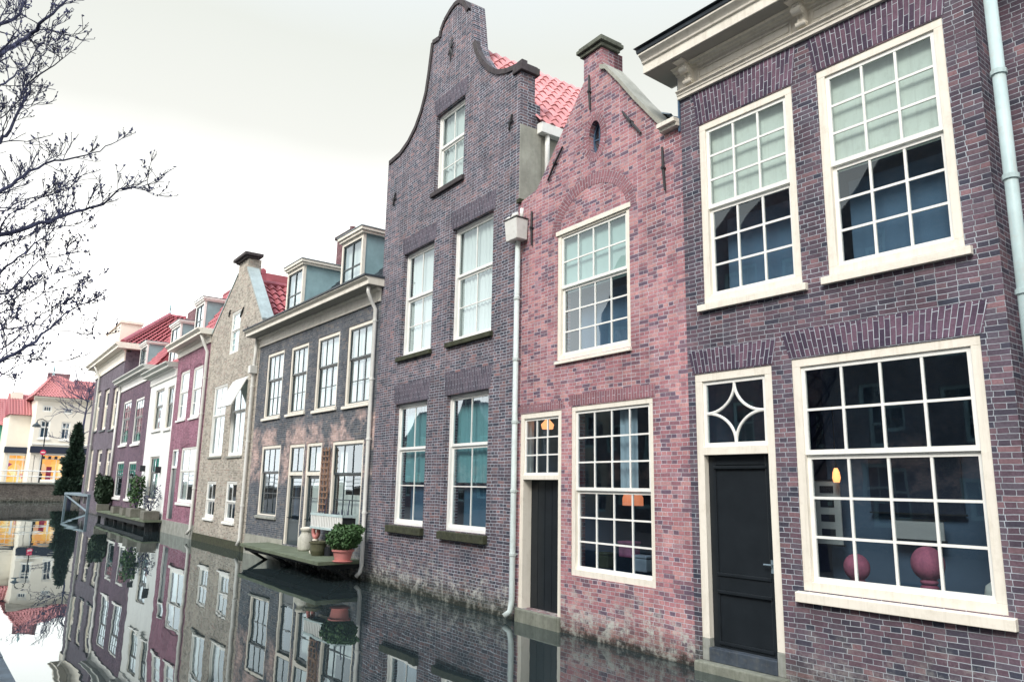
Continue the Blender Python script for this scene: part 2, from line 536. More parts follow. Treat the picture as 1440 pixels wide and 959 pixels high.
# ------------------------------------------------------------------ houses
class House:
    def __init__(s, o, yaw_deg, label, name='brick_house', cat='house'):
        s.t = R(yaw_deg)
        s.o = Vector((o[0], o[1], 0))
        s.ax = Vector((math.cos(s.t), math.sin(s.t), 0))
        s.n = Vector((-math.sin(s.t), math.cos(s.t), 0))
        s.root = empty(name, s.o, s.t, label, cat)
        s.holes = []

    def at(s, px, py, y=0):
        P = on_plane(px, py, s.o + s.n*y, s.n)
        return (P-s.o).dot(s.ax), P.z

    def rect(s, q, y=0):
        a = [s.at(*p, y) for p in q]
        u0 = (a[0][0]+a[2][0])/2
        u1 = (a[1][0]+a[3][0])/2
        z1 = (a[0][1]+a[1][1])/2
        z0 = (a[2][1]+a[3][1])/2
        return u0, u1, z0, z1

    def world(s, u, y, z):
        return s.o + s.ax*u + s.n*y + Vector((0, 0, z))

    def wall(s, poly, mat, th=.28, extra=None):
        """poly: outline (u,z); front face at y=0 with s.holes (list of polygons) cut out"""
        bm = bmesh.new()
        loops = [poly]+s.holes
        es = []
        for lp in loops:
            vs = [bm.verts.new((u, 0, z)) for u, z in lp]
            for i in range(len(vs)):
                es.append(bm.edges.new((vs[i], vs[(i+1) % len(vs)])))
        bmesh.ops.triangle_fill(bm, use_beauty=True, use_dissolve=False, edges=es, normal=(0, -1, 0))
        mb = MB()
        for f in bm.faces:
            pts = [v.co.copy() for v in f.verts]
            if f.normal.y > 0:
                pts.reverse()
            mb.face(pts)
            mb.face([p+Vector((0, th, 0)) for p in reversed(pts)])
        bm.free()
        for lp in loops:
            n = len(lp)
            for i in range(n):
                a, b2 = lp[i], lp[(i+1) % n]
                mb.face([(a[0], 0, a[1]), (b2[0], 0, b2[1]), (b2[0], th, b2[1]), (a[0], th, a[1])])
        if extra:
            extra(mb)
        return mb.build('wall', mat, s.root)

    def shell(s, w, top, depth=7, mat='room', floors=(.15, 4.3), y0=.285):
        mb = MB()
        mb.box(.02, .1, y0, depth, -.5, top)
        mb.box(w-.1, w-.02, y0, depth, -.5, top)
        mb.box(.1, w-.1, depth*.5, depth*.5+.1, -.4, top-.1)
        for z in floors:
            mb.box(.11, w-.11, y0+.005, depth*.5-.01, z-.25, z)
        return mb.build('room', mat, s.root)

    def window(s, q, set=.05, cas=.08, casb=None, cast=None, cols=3, rt=1, rb=2, mid=.5, mc='cream', ms='white', bar=.022, sw=.045, sill=None, cur=None, gl='glass', hole=True, depth=.1, name='window', head=0, dbl=False, rect=None, curY=.2):
        u0, u1, z0, z1 = rect or s.rect(q)
        casb = cas if casb is None else casb
        cast = cas if cast is None else cast
        if hole:
            e = .004
            s.holes.append([(u0+e, z0+e), (u1-e, z0+e), (u1-e, z1-e), (u0+e, z1-e)])
        y0, y1 = set, set+depth
        mb = MB()
        mb.box(u0, u1, y0, y1, z1-cast, z1)
        mb.box(u0, u1, y0, y1, z0, z0+casb)
        mb.box(u0, u0+cas, y0+.0005, y1, z0+casb, z1-cast)
        mb.box(u1-cas, u1, y0+.0005, y1, z0+casb, z1-cast)
        if head:
            mb.box(u0-head, u1+head, y0-.03, y0-.002, z1-cast*.6, z1+.03)
        w = mb.build(name, mc, s.root, bevel=.004)
        a0, a1, b0, b1 = u0+cas, u1-cas, z0+casb, z1-cast
        zm = b1-(b1-b0)*mid
        sb = MB()
        pb = MB()
        parts = [(zm-sw*.5, b1, rt, y0+.025)] if not rb else [(zm-sw*.6, b1, rt, y0+.025), (b0, zm-sw*.6-.002, rb, y0+.06)]
        for (c0, c1, rows, yy) in parts:
            t = .034
            sb.box(a0, a1, yy, yy+t, c1-sw, c1)
            sb.box(a0, a1, yy, yy+t, c0, c0+sw*1.15)
            sb.box(a0, a0+sw, yy+.001, yy+t, c0+sw*1.15, c1-sw)
            sb.box(a1-sw, a1, yy+.001, yy+t, c0+sw*1.15, c1-sw)
            iu0, iu1, iz0, iz1 = a0+sw, a1-sw, c0+sw*1.15, c1-sw
            for k in range(1, cols):
                x = iu0+(iu1-iu0)*k/cols
                bw = bar*(2.2 if dbl and k*2 == cols else 1)
                sb.box(x-bw/2, x+bw/2, yy+.004, yy+t-.004, iz0, iz1)
            for k in range(1, rows):
                z = iz0+(iz1-iz0)*k/rows
                sb.box(iu0, iu1, yy+.007, yy+t-.006, z-bar/2, z+bar/2)
            yp = yy+t*.55
            # every light of old glass sits at its own slight tilt
            for i in range(cols):
                for j in range(max(rows, 1)):
                    xa, xb = iu0+(iu1-iu0)*i/cols, iu0+(iu1-iu0)*(i+1)/cols
                    za, zb = iz0+(iz1-iz0)*j/max(rows, 1), iz0+(iz1-iz0)*(j+1)/max(rows, 1)
                    tx, tz = random.uniform(-.0022, .0022), random.uniform(-.0022, .0022)
                    pb.face([(xa, yp-tx-tz, za), (xb, yp+tx-tz, za), (xb, yp+tx+tz, zb), (xa, yp-tx+tz, zb)])
        sb.build('sash', ms, w)
        pb.build('pane', gl, w)
        if sill:
            kind, over, h, out = sill
            mb = MB()
            zt = z0+.002
            mb.prism([(u0-over, -out, zt-h), (u0-over, set+.05, zt-h), (u0-over, set+.05, zt+.0), (u0-over, -out, zt-.02)],
                     [(u1+over, -out, zt-h), (u1+over, set+.05, zt-h), (u1+over, set+.05, zt+.0), (u1+over, -out, zt-.02)])
            mb.build('sill', kind, w, bevel=.006)
        for cu in (cur or []):
            mt, f0, f1 = cu[:3]
            g0, g1 = (cu[3], cu[4]) if len(cu) > 3 else (0, 1)
            mb = MB()
            n = max(6, int((u1-u0)*(g1-g0)/.045))
            za, zb = b0+(b1-b0)*f0, b0+(b1-b0)*f1
            amp = .018 if mt not in ('blind', 'blindw', 'bluetone') else .001
            prev = None
            for k in range(n+1):
                x = a0-.03+(a1-a0+.06)*(g0+(g1-g0)*k/n)
                y = y0+(curY if mt != 'bluetone' else .16+.25*(f1-f0)*(z1-z0))+amp*math.sin(k*1.9+u0*7)+random.uniform(-.3, .3)*amp
                if prev:
                    mb.face([(prev[0], prev[1], za), (x, y, za), (x, y, zb), (prev[0], prev[1], zb)])
                prev = (x, y)
            mb.build('blind' if 'blind' in mt else 'curtain', mt, w, smooth='blind' not in mt)  # teal and blue sheets stand in for reflections in the panes
        return w, (u0, u1, z0, z1), (a0, a1, b0, b1, zm)

    def arch(s, u0, u1, z0, z1, mat, spread=.0, proud=.004, name='brick_arch', bend=0):
        """flat arch of soldier bricks, bottom edge u0..u1 at z0, top at z1"""
        mb = MB()
        n = max(3, int(round((u1-u0)/.06)))
        H = z1-z0
        for k in range(n):
            f0, f1 = k/n, (k+1)/n
            a, b2 = u0+(u1-u0)*f0, u0+(u1-u0)*f1
            ta, tb = a+(f0*2-1)*spread, b2+(f1*2-1)*spread
            da, db = bend*(1-(2*f0-1)**2), bend*(1-(2*f1-1)**2)
            mb.face([(a, -proud, z0+da), (b2, -proud, z0+db), (tb, -proud, z1+db), (ta, -proud, z1+da)],
                    [(0, k*.06), (0, k*.06+.06), (H, k*.06+.06), (H, k*.06)])
        mb.face([(u0, -proud, z0), (u0-spread, -proud, z1), (u0-spread, 0, z1), (u0, 0, z0)])
        mb.face([(u1, -proud, z0), (u1, 0, z0), (u1+spread, 0, z1), (u1+spread, -proud, z1)])
        mb.face([(u0-spread, -proud, z1), (u1+spread, -proud, z1), (u1+spread, 0, z1), (u0-spread, 0, z1)])
        if not bend:
            mb.face([(u0, -proud, z0), (u0, 0, z0), (u1, 0, z0), (u1, -proud, z0)])
        return mb.build(name, mat, s.root)

    def ring(s, cu, cz, ri, ro, a0, a1, mat, proud=.004, sx=1, name='brick_arch'):
        mb = MB()
        n = max(6, int(abs(a1-a0)*(ri+ro)/2/.06))
        for k in range(n):
            p, q = a0+(a1-a0)*k/n, a0+(a1-a0)*(k+1)/n
            P = lambda r, a: (cu+(r if r == ri else r)*math.cos(a)*sx, -proud, cz+r*math.sin(a))
            mb.face([P(ri, p), P(ro, p), P(ro, q), P(ri, q)], [(0, k*.06), (ro-ri, k*.06), (ro-ri, k*.06+.06), (0, k*.06+.06)])
        return mb.build(name, mat, s.root)

    def profile(s, prof, u0, u1, mat, name='cornice', parent=None, ret=0):
        """prof: (y, z) polygon swept along u"""
        mb = MB()
        mb.prism([(u0, y, z) for y, z in prof], [(u1, y, z) for y, z in prof])
        return mb.build(name, mat, parent or s.root, bevel=.006)

    def pipe(s, pts, r, mat, clips=(), name='drainpipe'):
        mb = MB()
        mb.tube(pts, r, 12)
        ob = mb.build(name, mat, s.root, smooth=True)
        if clips:
            for (u, y, z) in clips:
                cb = MB()
                cb.tube([(u, y, z-.03), (u, y, z-.025), (u, y, z+.025), (u, y, z+.03)], [r*1.05, r*1.25, r*1.25, r*1.05], 12)
                cb.box(u-.012, u+.012, y, 0.0, z-.012, z+.012)
                cb.build('bracket', mat, ob, smooth=False)
        return ob

    def bar(s, a, b2, w=.03, name='wall_anchor', mat='iron'):
        """flat iron tie bar on the facade between two px points"""
        (ua, za), (ub, zb) = s.at(*a), s.at(*b2)
        mb = MB()
        mb.tube([(ua, -.03, za), (ua+(ub-ua)*.5, -.04, za+(zb-za)*.5), (ub, -.03, zb)], [w*.6, w*.75, w*.6], 6)
        mb.tube([(ua+(ub-ua)*.5, .02, za+(zb-za)*.5), (ua+(ub-ua)*.5, -.07, za+(zb-za)*.5)], w*.9, 6)
        return mb.build(name, mat, s.root)


def pantiles(mb, p0, across, up, width, length, tw=.23, th=.33, amp=.035, lift=.035):
    """pantile sheet: p0 lower corner, unit vectors across and up the slope"""
    p0, across, up = Vector(p0), Vector(across).normalized(), Vector(up).normalized()
    nrm = across.cross(up).normalized()
    if nrm.z < 0:
        nrm = -nrm
    nc = max(1, int(round(width/tw)))
    tw = width/nc
    nr = max(1, int(round(length/th)))
    th = length/nr
    sub = 6
    for r in range(nr):
        jit = random.uniform(-.006, .006)
        lo, hi = [], []
        for i in range(nc*sub+1):
            x = i*tw/sub
            ph = (i % sub)/sub*2*PI
            w = amp*(math.sin(ph)+.35*math.sin(2*ph+.6))
            lo.append(p0+across*x+up*(r*th-.04)+nrm*(w+lift+jit))
            hi.append(p0+across*x+up*((r+1)*th)+nrm*(w+.0))
        for i in range(nc*sub):
            u0, u1 = i*tw/sub/tw*.23, (i+1)*tw/sub/tw*.23
            e = .001
            uv = [(u0+e, r*.33+e), (u1-e, r*.33+e), (u1-e, r*.33+.32), (u0+e, r*.33+.32)]
            mb.face([lo[i], lo[i+1], hi[i+1], hi[i]], uv)
            mb.face([lo[i]-nrm*.03, lo[i+1]-nrm*.03, lo[i+1], lo[i]], uv)


def leaves(mb, c, rad, n, size, shell=.45, sq=1, prof=None):
    for _ in range(n):
        while True:
            d = Vector((random.gauss(0, 1), random.gauss(0, 1), random.gauss(0, 1)))
            if d.length > .01:
                break
        d.normalize()
        r = (shell+(1-shell)*random.random()**.6)
        p = Vector((c[0]+d.x*rad[0]*r, c[1]+d.y*rad[1]*r, c[2]+d.z*rad[2]*r))
        a = Vector((random.gauss(0, 1), random.gauss(0, 1), random.gauss(0, 1))).normalized()
        b2 = a.orthogonal().normalized()
        sz = size*random.uniform(.6, 1.4)
        mb.face([p-a*sz*.5, p+b2*sz*.28, p+a*sz*.5, p-b2*sz*.28])


# ---- plan of the facades
D = 3.73*2.25
yaws = [-3, -3, -1, -2, -2, -2, -2, -2]
seam_px = [(972, 700), (724, 600), (527, 600), (353, 650), (276, 700), (231, 700), (200, 660), (158, 660), (121, 640)]
orig = []
cur_o, cur_t = Vector((0, D, 0)), 0.0
for i, (sx, sy) in enumerate(seam_px):
    n = Vector((-math.sin(cur_t), math.cos(cur_t), 0))
    P = on_plane(sx, sy, cur_o, n)
    P.z = 0
    orig.append(P)
    cur_o = P
    if i < len(yaws):
        cur_t = R(yaws[i])
W = [(orig[i]-orig[i+1]).length for i in range(len(orig)-1)]

BOT = -1.2

# =================================================================== right house (purple brick, cornice)
H = House(orig[0], 0, 'wide purple brick house with cream cornice on carved brackets at the right')
HR = H
uR = H.at(1400, 300)[0]
zc = (H.at(948, 146.4)[1]+H.at(1249.5, 0)[1])/2
f = dict(set=.012, cas=.105, mc='cream', ms='white', sw=.05, bar=.03)
_, r1, _ = H.window([(981.7, 177.5), (1110.3, 120), (990.4, 428.5), (1131, 397)], cols=3, rt=3, rb=3, mid=.475, sill=('cream', .07, .11, .07), cur=[('bluetone', 0, .5), ('blindw', .5, 1)], gl='glass', curY=.13, **f)
_, r2, _ = H.window([(1145.4, 101.7), (1322.4, 25), (1166.5, 387.7), (1359.8, 346.4)], cols=3, rt=3, rb=3, mid=.475, sill=('cream', .07, .11, .07), cur=[('bluetone', 0, .49), ('blindw', .49, 1)], gl='glass', curY=.13, **f)
_, r3, i3 = H.window([(1115.4, 505), (1378.9, 469.8), (1126.2, 830.7), (1418.4, 864.8)], cols=4, rt=2, rb=3, mid=.41, sill=('cream', .07, .13, .07), gl='glass', **f)
# door with star transom
u0, u1, z0, z1 = H.rect([(978.5, 526.6), (1088.3, 511.4), (985.5, 925), (1102.4, 948)])
z0 = .12
H.holes.append([(u0+.004, z0+.004), (u1-.004, z0+.004), (u1-.004, z1-.004), (u0+.004, z1-.004)])
zt = H.at(1040, 633)[1]
DH = H
ca = .115
mb = MB()
mb.box(u0, u1, .012, .14, z1-ca, z1)
mb.box(u0, u0+ca, .0125, .14, z0+.27, z1-ca)
mb.box(u1-ca, u1, .0125, .14, z0+.27, z1-ca)
mb.box(u0+ca, u1-ca, .0, .14, zt-.05, zt+.06)
fr_ = mb.build('door_frame', 'cream', H.root, bevel=.005)
mb = MB()
mb.box(u0, u0+ca, .006, .15, z0, z0+.268)
mb.build('frame_foot', 'stone', fr_, bevel=.006)
mb = MB()
mb.box(u1-ca, u1, .006, .15, z0, z0+.268)
mb.build('frame_foot', 'stone', fr_, bevel=.006)
a0, a1, b0, b1 = u0+ca, u1-ca, zt+.062, z1-ca
mb = MB()
sw = .05
mb.box(a0, a1, .04, .08, b1-sw, b1)
mb.box(a0, a1, .04, .08, b0, b0+sw)
mb.box(a0, a0+sw, .041, .08, b0+sw, b1-sw)
mb.box(a1-sw, a1, .041, .08, b0+sw, b1-sw)
mu, mz, hx, hz = (a0+a1)/2, (b0+b1)/2, (a1-a0)/2-sw, (b1-b0)/2-sw
for sx in (-1, 1):
    for sz in (-1, 1):
        pts = []
        for k in range(11):
            a = PI/2*k/10
            pts.append((mu+sx*hx*(1-math.sin(a)), .058, mz+sz*hz*(1-math.cos(a))))
        mb.tube(pts, .021, 6)
tw_ = mb.build('transom_window', 'white', H.root)
MB().face([(a0, .062, b0), (a1, .062, b0), (a1, .062, b1), (a0, .062, b1)]).build('pane', 'glass_t', tw_)
# leaf
mb = MB()
y = .10
dz0, dz1 = z0+.03, zt-.052
mb.box(a0, a1, y+.02, y+.055, dz0, dz1)
st = .11
lock = dz0+(dz1-dz0)*.36
mb.box(a0, a0+st, y, y+.019, dz0, dz1)
mb.box(a1-st, a1, y, y+.019, dz0, dz1)
for (p, q) in ((dz0, dz0+.2), (lock-.1, lock+.12), (dz1-.13, dz1)):
    mb.box(a0+st, a1-st, y+.001, y+.019, p, q)
for zz in (lock-.1, lock+.12, dz0+.2, dz1-.16):
    mb.box(a0+st*.8, a1-st*.8, y-.018, y+.0005, zz-.02, zz+.02)
dr = mb.build('door', 'black', H.root, bevel=.006)
mb = MB()
mb.tube([(a1-.06, y-.001, lock+.3), (a1-.06, y-.05, lock+.3), (a1-.16, y-.05, lock+.3)], .011, 8)
mb.box(a1-.085, a1-.035, y-.008, y-.0005, lock+.2, lock+.36)
mb.build('handle', 'bluesteel', dr)
mb = MB()
mb.box(a0-.0, a1+.0, -.012, y+.02, dz0-.03, dz0+.14)
mb.build('kick_board', 'kick', dr, bevel=.01)
mb = MB()
mb.box(u0-.05, u1+.05, -.12, .2, -.9, z0)
mb.build('doorstep', 'step', H.root, bevel=.02)
# arches over the openings
H.arch(r1[0]-.02, r1[1]+.02, r1[3]+.012, zc-.012, 'b_right_s', .07)
H.arch(r2[0]-.02, r2[1]+.02, r2[3]+.012, zc-.012, 'b_right_s', .07)
H.arch(r3[0]-.02, r3[1]+.02, r3[3]+.012, r3[3]+.35, 'b_right_s', .09)
H.arch(u0-.02, u1+.02, z1+.012, z1+.33, 'b_right_s', .07)


def ex(mb):
    mb.box(uR-.28, uR-.0, .2805, 7, BOT, zc+.43)


H.wall([(0, BOT), (uR, BOT), (uR, zc+.44), (0, zc+.44)], 'b_right', extra=ex)
H.shell(uR-.2, zc+.42, 8, floors=(.6, 4.35))
# cornice
uL = -.0
prof = [(.0, zc), (-.05, zc), (-.05, zc+.05), (-.065, zc+.052), (-.065, zc+.085), (-.10, zc+.10), (-.10, zc+.115), (-.035, zc+.12), (-.035, zc+.36), (-.07, zc+.37), (-.08, zc+.395), (-.13, zc+.40), (-.15, zc+.425), (-.20, zc+.43), (-.20, zc+.44), (0, zc+.44)]
cor = H.profile(prof, uL-.02, uR+.05, 'cornice')
prof = [(.25, zc+.442), (-.42, zc+.445), (-.42, zc+.59), (-.45, zc+.60), (-.455, zc+.63), (-.48, zc+.66), (-.53, zc+.70), (-.53, zc+.73), (.25, zc+.73)]
H.profile(prof, uL-.36, uR+.45, 'cornice', 'crown_moulding', cor)
H.profile([(.25, zc+.732), (-.545, zc+.732), (-.56, zc+.78), (.25, zc+.80)], uL-.38, uR+.47, 'slate', 'gutter_edge', cor)
MB().box(uL-.345, uR+.4, -.40, .2, zc+.437, zc+.4435).build('soffit', 'soffit', cor)


def bracket(u):
    mb = MB()
    w = .055
    zt_, zb_ = zc+.415, zc+.125
    side = []
    N = 26
    for k in range(N+1):
        f_ = k/N
        z = zt_-(zt_-zb_)*f_
        out = .15*(1-f_)**1.3+.07+.03*math.sin(f_*2*PI*1.5+.4)
        side.append((-out, z))
    ring0 = [(u-w, y, z) for y, z in side]+[(u-w, -.03, zb_), (u-w, -.03, zt_)]
    ring1 = [(u+w, y, z) for y, z in side]+[(u+w, -.03, zb_), (u+w, -.03, zt_)]
    mb.prism(ring0, ring1)
    for (yy, zz, r) in ((-.185, zt_-.075, .055), (-.10, zb_+.055, .04)):
        mb.tube([(u-w-.012, yy, zz), (u+w+.012, yy, zz)], r, 16)
        mb.tube([(u-w-.024, yy, zz), (u+w+.024, yy, zz)], r*.5, 12)
    for q in (-.032, 0, .032):
        mb.tube([(u+q, out_-.004, z_) for out_, z_ in side[2:-2]], .012, 6)
    br_ = mb.build('bracket', 'cream', cor, smooth=False)
    MB().box(u-.085, u+.085, -.35, -.13, zt_+.001, zt_+.021).build('abacus', 'cream', cor)
    return br_


for px in ((947, 70), (1108, 15)):
    bu = H.at(px[0]+8, px[1]+30, -.3)[0]
    bracket(bu)
b1u = H.at(955, 100, -.3)[0]
b2u = H.at(1112, 40, -.3)[0]
step = b2u-b1u
bracket(b2u+step)
bracket(b2u+2*step)
for k in range(3):
    a, c = b1u+k*step+.14, b1u+(k+1)*step-.14
    mb = MB()
    za, zb = zc+.155, zc+.335
    t = .022
    mb.box(a, c, -.052, -.034, zb-t, zb)
    mb.box(a, c, -.052, -.034, za, za+t)
    mb.box(a, a+t, -.0515, -.034, za+t, zb-t)
    mb.box(c-t, c, -.0515, -.034, za+t, zb-t)
    mb.box(a+.045, c-.045, -.046, -.034, za+.045, zb-.045)
    mb.build('frieze_panel', 'cornice', cor)
MB().prism([(-.4, -.6, zc+.805), (uR+.4, -.6, zc+.805), (uR+.4, 6, zc+.805), (-.4, 6, zc+.805)], [(1.2, 1.6, zc+2.6), (uR-1.2, 1.6, zc+2.6), (uR-1.2, 5, zc+2.6), (1.2, 5, zc+2.6)]).build('roof', 'slate', H.root)
# blue side board under the cornice end
MB().box(-.03, -.005, -.03, .5, zc-.5, zc+.43).build('side_board', 'blueedge', H.root)

# things inside the big window
MB().box(i3[0]-.5, i3[1]+.4, 1.4, 1.45, .62, i3[3]+.2).build('added_backdrop', 'room', H.root)  # added backdrop, lifts the black of the window to a hazy navy
wx = lambda px, py, y: H.world(H.at(px, py, y)[0], y, H.at(px, py, y)[1])
TBL = H.at(1270, 842, .75)[1]
P0 = H.world(i3[0]+.05, .45, .6)
tb = empty('work_table', H.world((i3[0]+i3[1])/2, .8, .6), 0, 'low dark table standing behind the big lower right window', 'table')
hw = (i3[1]-i3[0])/2-.05
mb = MB()
ztop = TBL-.6
MB().box(-hw, hw, -.35, .35, ztop-.04, ztop).build('tabletop', 'darkunder', tb)
for sx in (-1, 1):
    for sy in (-1, 1):
        MB().box(sx*(hw-.08)-.03, sx*(hw-.08)+.03, sy*.28-.03, sy*.28+.03, 0, ztop-.041).build('leg', 'darkunder', tb)
for (px, py, big, lab) in ((1305, 795, 1, 'pink round headed stand with ribbed neck behind the big window'), (1205, 800, .85, 'pink round headed stand behind the second pane column of the big window')):
    P = wx(px, py, .75)
    t = empty('display_stand', (P.x, P.y, TBL+.001), 0, lab, 'ornament', 'pink round stands in the big window')
    hh_ = P.z-TBL+.02
    prof = [(.001, hh_+.19)]
    prof = [(.175*big*math.sin(PI*k/12)+.001, hh_-.19*big*math.cos(PI*k/12)) for k in range(13)]
    MB().lathe(prof, (0, 0, 0), 24).build('round_head', 'pinkplush', t, smooth=True)
    mb = MB()
    zz = 0
    top = hh_-.16*big
    n_ = 4
    for k in range(n_):
        a_, b_ = top*k/n_, top*(k+1)/n_
        mb.lathe([(.085, a_+.001), (.095, (a_+b_)/2), (.07, b_-.002)], (0, 0, 0), 16)
    mb.build('ribbed_neck', 'pinkplush', t, smooth=True)
P = wx(1408, 838, .6)
t = empty('lamp_shade', (P.x, P.y, TBL), 0, 'white and blue round shade in the lower right corner of the big window', 'lampshade')
MB().lathe([(.05, 0), (.05, .02), (.02, .04), (.02, .1), (.16, .12), (.13, .26), (.06, .32)], (0, 0, 0), 20).build('shade', 'curtain', t, smooth=True)
MB().lathe([(.162, .12), (.163, .16), (.157, .17)], (0, 0, 0), 20).build('band', 'bluetone', t, smooth=True)
P = wx(1176, 668, .9)
t = empty('wall_lamp', P, 0, 'glowing orange lamp in the left pane of the big lower window', 'lamp')
mb = MB()
mb.lathe([(.035, -.09), (.05, -.03), (.04, .04), (.02, .09)], (0, 0, 0), 12)
mb.build('shade', 'warm', t, smooth=True)
MB().tube([(0, 0, .09), (0, 0, .9)], .008, 6).build('cord', 'iron', t)
for (px, py, w_, h_, y_, mt, lab) in ((1165, 720, .17, .8, 1.05, 'paper', 'pale strip of pinned papers beside the glowing orange lamp'), (1285, 680, .55, .7, 1.32, 'navy', 'wide dark panel hanging on the added blue backdrop behind the big window'), (1290, 745, .3, .22, 1.2, 'paper', 'small pale card standing behind the big window centre')):
    P = wx(px, py, y_)
    t = empty('notice_board', P, 0, lab, 'board')
    MB().box(-w_, w_, 0, .02, -h_/2, h_/2).build('board', mt, t)
    mb = MB()
    for zz in (-h_/2-.02, h_/2):
        mb.box(-w_-.02, w_+.02, -.01, .03, zz, zz+.02)
    for k in range(4 if h_ > .5 and w_ < .3 else 0):
        zz = -h_/2+.1+k*h_/4.4
        mb.box(-w_*.6, w_*.5, -.006, -.002, zz, zz+.09)
    mb.build('edge', 'iron', t)
# sheer dim drapes in the big window
# =================================================================== far right house
H9 = House(H.world(uR, .55, 0), 0, 'dark brick house at the right edge behind the pale blue-green drainpipe')
H9.wall([(0, BOT), (5, BOT), (5, 9), (0, 9)], 'b_right')
MB().box(.0, 5, .3, 6, -1, 9.0).build('roof', 'slate', H9.root)
pu0, pz0 = H.at(1386.2, 0, -.12)
pu1, pz1 = H.at(1439, 417, -.12)
pu = (pu0+pu1)/2+.02
cl = [H.at(1395, 105, -.12)[1], H.at(1415, 250, -.12)[1], H.at(1437, 410, -.12)[1], 1.5]
H.pipe([(pu, -.10, -.1), (pu, -.10, 9)], .062, 'pipe_teal', [(pu, -.10, z) for z in cl])

# =================================================================== red narrow house
H = House(orig[1], -3, 'narrow pink-red brick house with pointed gable and small oval window')
w5 = W[0]
f = dict(cas=.085, sw=.045, bar=.026)
_, r1, _ = H.window([(785.2, 330), (883.6, 286.7), (781.8, 510), (888.6, 485)], set=.012, cols=4, rt=2, rb=3, mid=.43, head=.03, sill=('cream', .02, .07, .05), cur=[('blind', .52, 1), ('bluetone', 0, .52)], curY=.12, **f)
_, r2, _ = H.window([(803.5, 571.4), (918.3, 558.3), (802.6, 808.6), (922.3, 827.3)], set=.012, cols=4, rt=3, rb=3, mid=.5, casb=.1, gl='glass_d', cur=[('curtain', .5, 1, .52, .72)], **f)
u0, u1, z0, z1 = H.rect([(731.4, 582.4), (790, 575), (728, 861), (788, 887)])
z0 = .22
H.holes.append([(u0+.004, z0+.004), (u1-.004, z0+.004), (u1-.004, z1-.004), (u0+.004, z1-.004)])
zt = H.at(765, 671)[1]
ca = .10
mb = MB()
mb.box(u0, u1, .012, .24, z1-ca, z1)
mb.box(u0, u0+ca, .0125, .24, z0, z1-ca)
mb.box(u1-ca, u1, .0125, .24, z0, z1-ca)
mb.box(u0+ca, u1-ca, .0, .24, zt-.04, zt+.04)
mb.build('door_frame', 'cream', H.root, bevel=.004)
a0, a1, b0, b1 = u0+ca, u1-ca, zt+.042, z1-ca
mb = MB()
sw = .04
mb.box(a0, a1, .04, .075, b1-sw, b1)
mb.box(a0, a1, .04, .075, b0, b0+sw)
mb.box(a0, a0+sw, .041, .075, b0+sw, b1-sw)
mb.box(a1-sw, a1, .041, .075, b0+sw, b1-sw)
for k in (1, 2):
    x = a0+sw+(a1-a0-2*sw)*k/3
    mb.box(x-.012, x+.012, .044, .07, b0+sw, b1-sw)
    z = b0+sw+(b1-b0-2*sw)*k/3
    mb.box(a0+sw, a1-sw, .047, .068, z-.012, z+.012)
tw_ = mb.build('transom_window', 'white', H.root)
MB().face([(a0, .06, b0), (a1, .06, b0), (a1, .06, b1), (a0, .06, b1)]).build('pane', 'glass_d', tw_)
mb = MB()
mb.box(a0, a1, .2, .235, z0+.002, zt-.041)
for k in range(1, 5):
    x = a0+(a1-a0)*k/5
    mb.box(x-.006, x+.006, .194, .1995, z0+.02, zt-.06)
dr = mb.build('door', 'black', H.root)
MB().tube([(a1-.07, .2, 1.15), (a1-.07, .15, 1.15), (a1-.14, .15, 1.15)], .01, 8).build('handle', 'iron', dr)
MB().box(u0-.03, u1+.0, -.05, .24, -.6, z0).build('doorstep', 'step', H.root, bevel=.02)
# small hanging lamp behind the transom
P = H.world(H.at(770, 597, .4)[0], .4, H.at(770, 597, .4)[1])
t = empty('hall_lamp', P, 0, 'small warm lamp glowing behind the panes above the narrow black door', 'lamp')
MB().lathe([(.10, -.08), (.12, 0), (.03, .1)], (0, 0, 0), 12).build('shade', 'warm', t, smooth=True)
MB().tube([(0, 0, .1), (0, 0, .5)], .006, 6).build('cord', 'iron', t)
P = H.world(*(lambda a: (a[0], .8, a[1]))(H.at(890, 700, .8)))
t = empty('table_lamp', P, 0, 'dim orange lampshade behind the multi-paned window of the red house', 'lamp')
MB().lathe([(.17, -.12), (.17, .0), (.12, .12)], (0, 0, 0), 14).build('shade', 'warmdim', t, smooth=True)
MB().tube([(0, 0, -.12), (0, 0, -.7)], .015, 6).build('stem', 'iron', t)
for (px, py, mt, lab) in ((852, 785, 'olivepot', 'stack of olive storage boxes on the sill inside the red house'), (885, 770, 'pinkplush', 'pink cloth bundle inside the lower window of the red house'), (905, 790, 'paper', 'pale box inside the right lower panes of the red house')):
    uu, zz = H.at(px, py, .5)
    t = empty('storage_box', H.world(uu, .5, zz-.14), 0, lab, 'box')
    MB().box(-.14, .14, -.1, .1, 0, .2).build('box_body', mt, t, bevel=.02)
    MB().box(-.15, .15, -.11, .11, .202, .24).build('lid', mt, t, bevel=.01)
# stand for those boxes
uu, zz = H.at(870, 800, .5)
t = empty('side_table', H.world(uu, .55, .4), 0, 'dark narrow table inside the ground floor window of the red house', 'table')
MB().box(-.75, .75, -.25, .25, zz-.6, zz-.55).build('tabletop', 'darkunder', t)
for sx in (-.7, .7):
    MB().box(sx-.03, sx+.03, -.2, .2, 0, zz-.601).build('leg', 'darkunder', t)

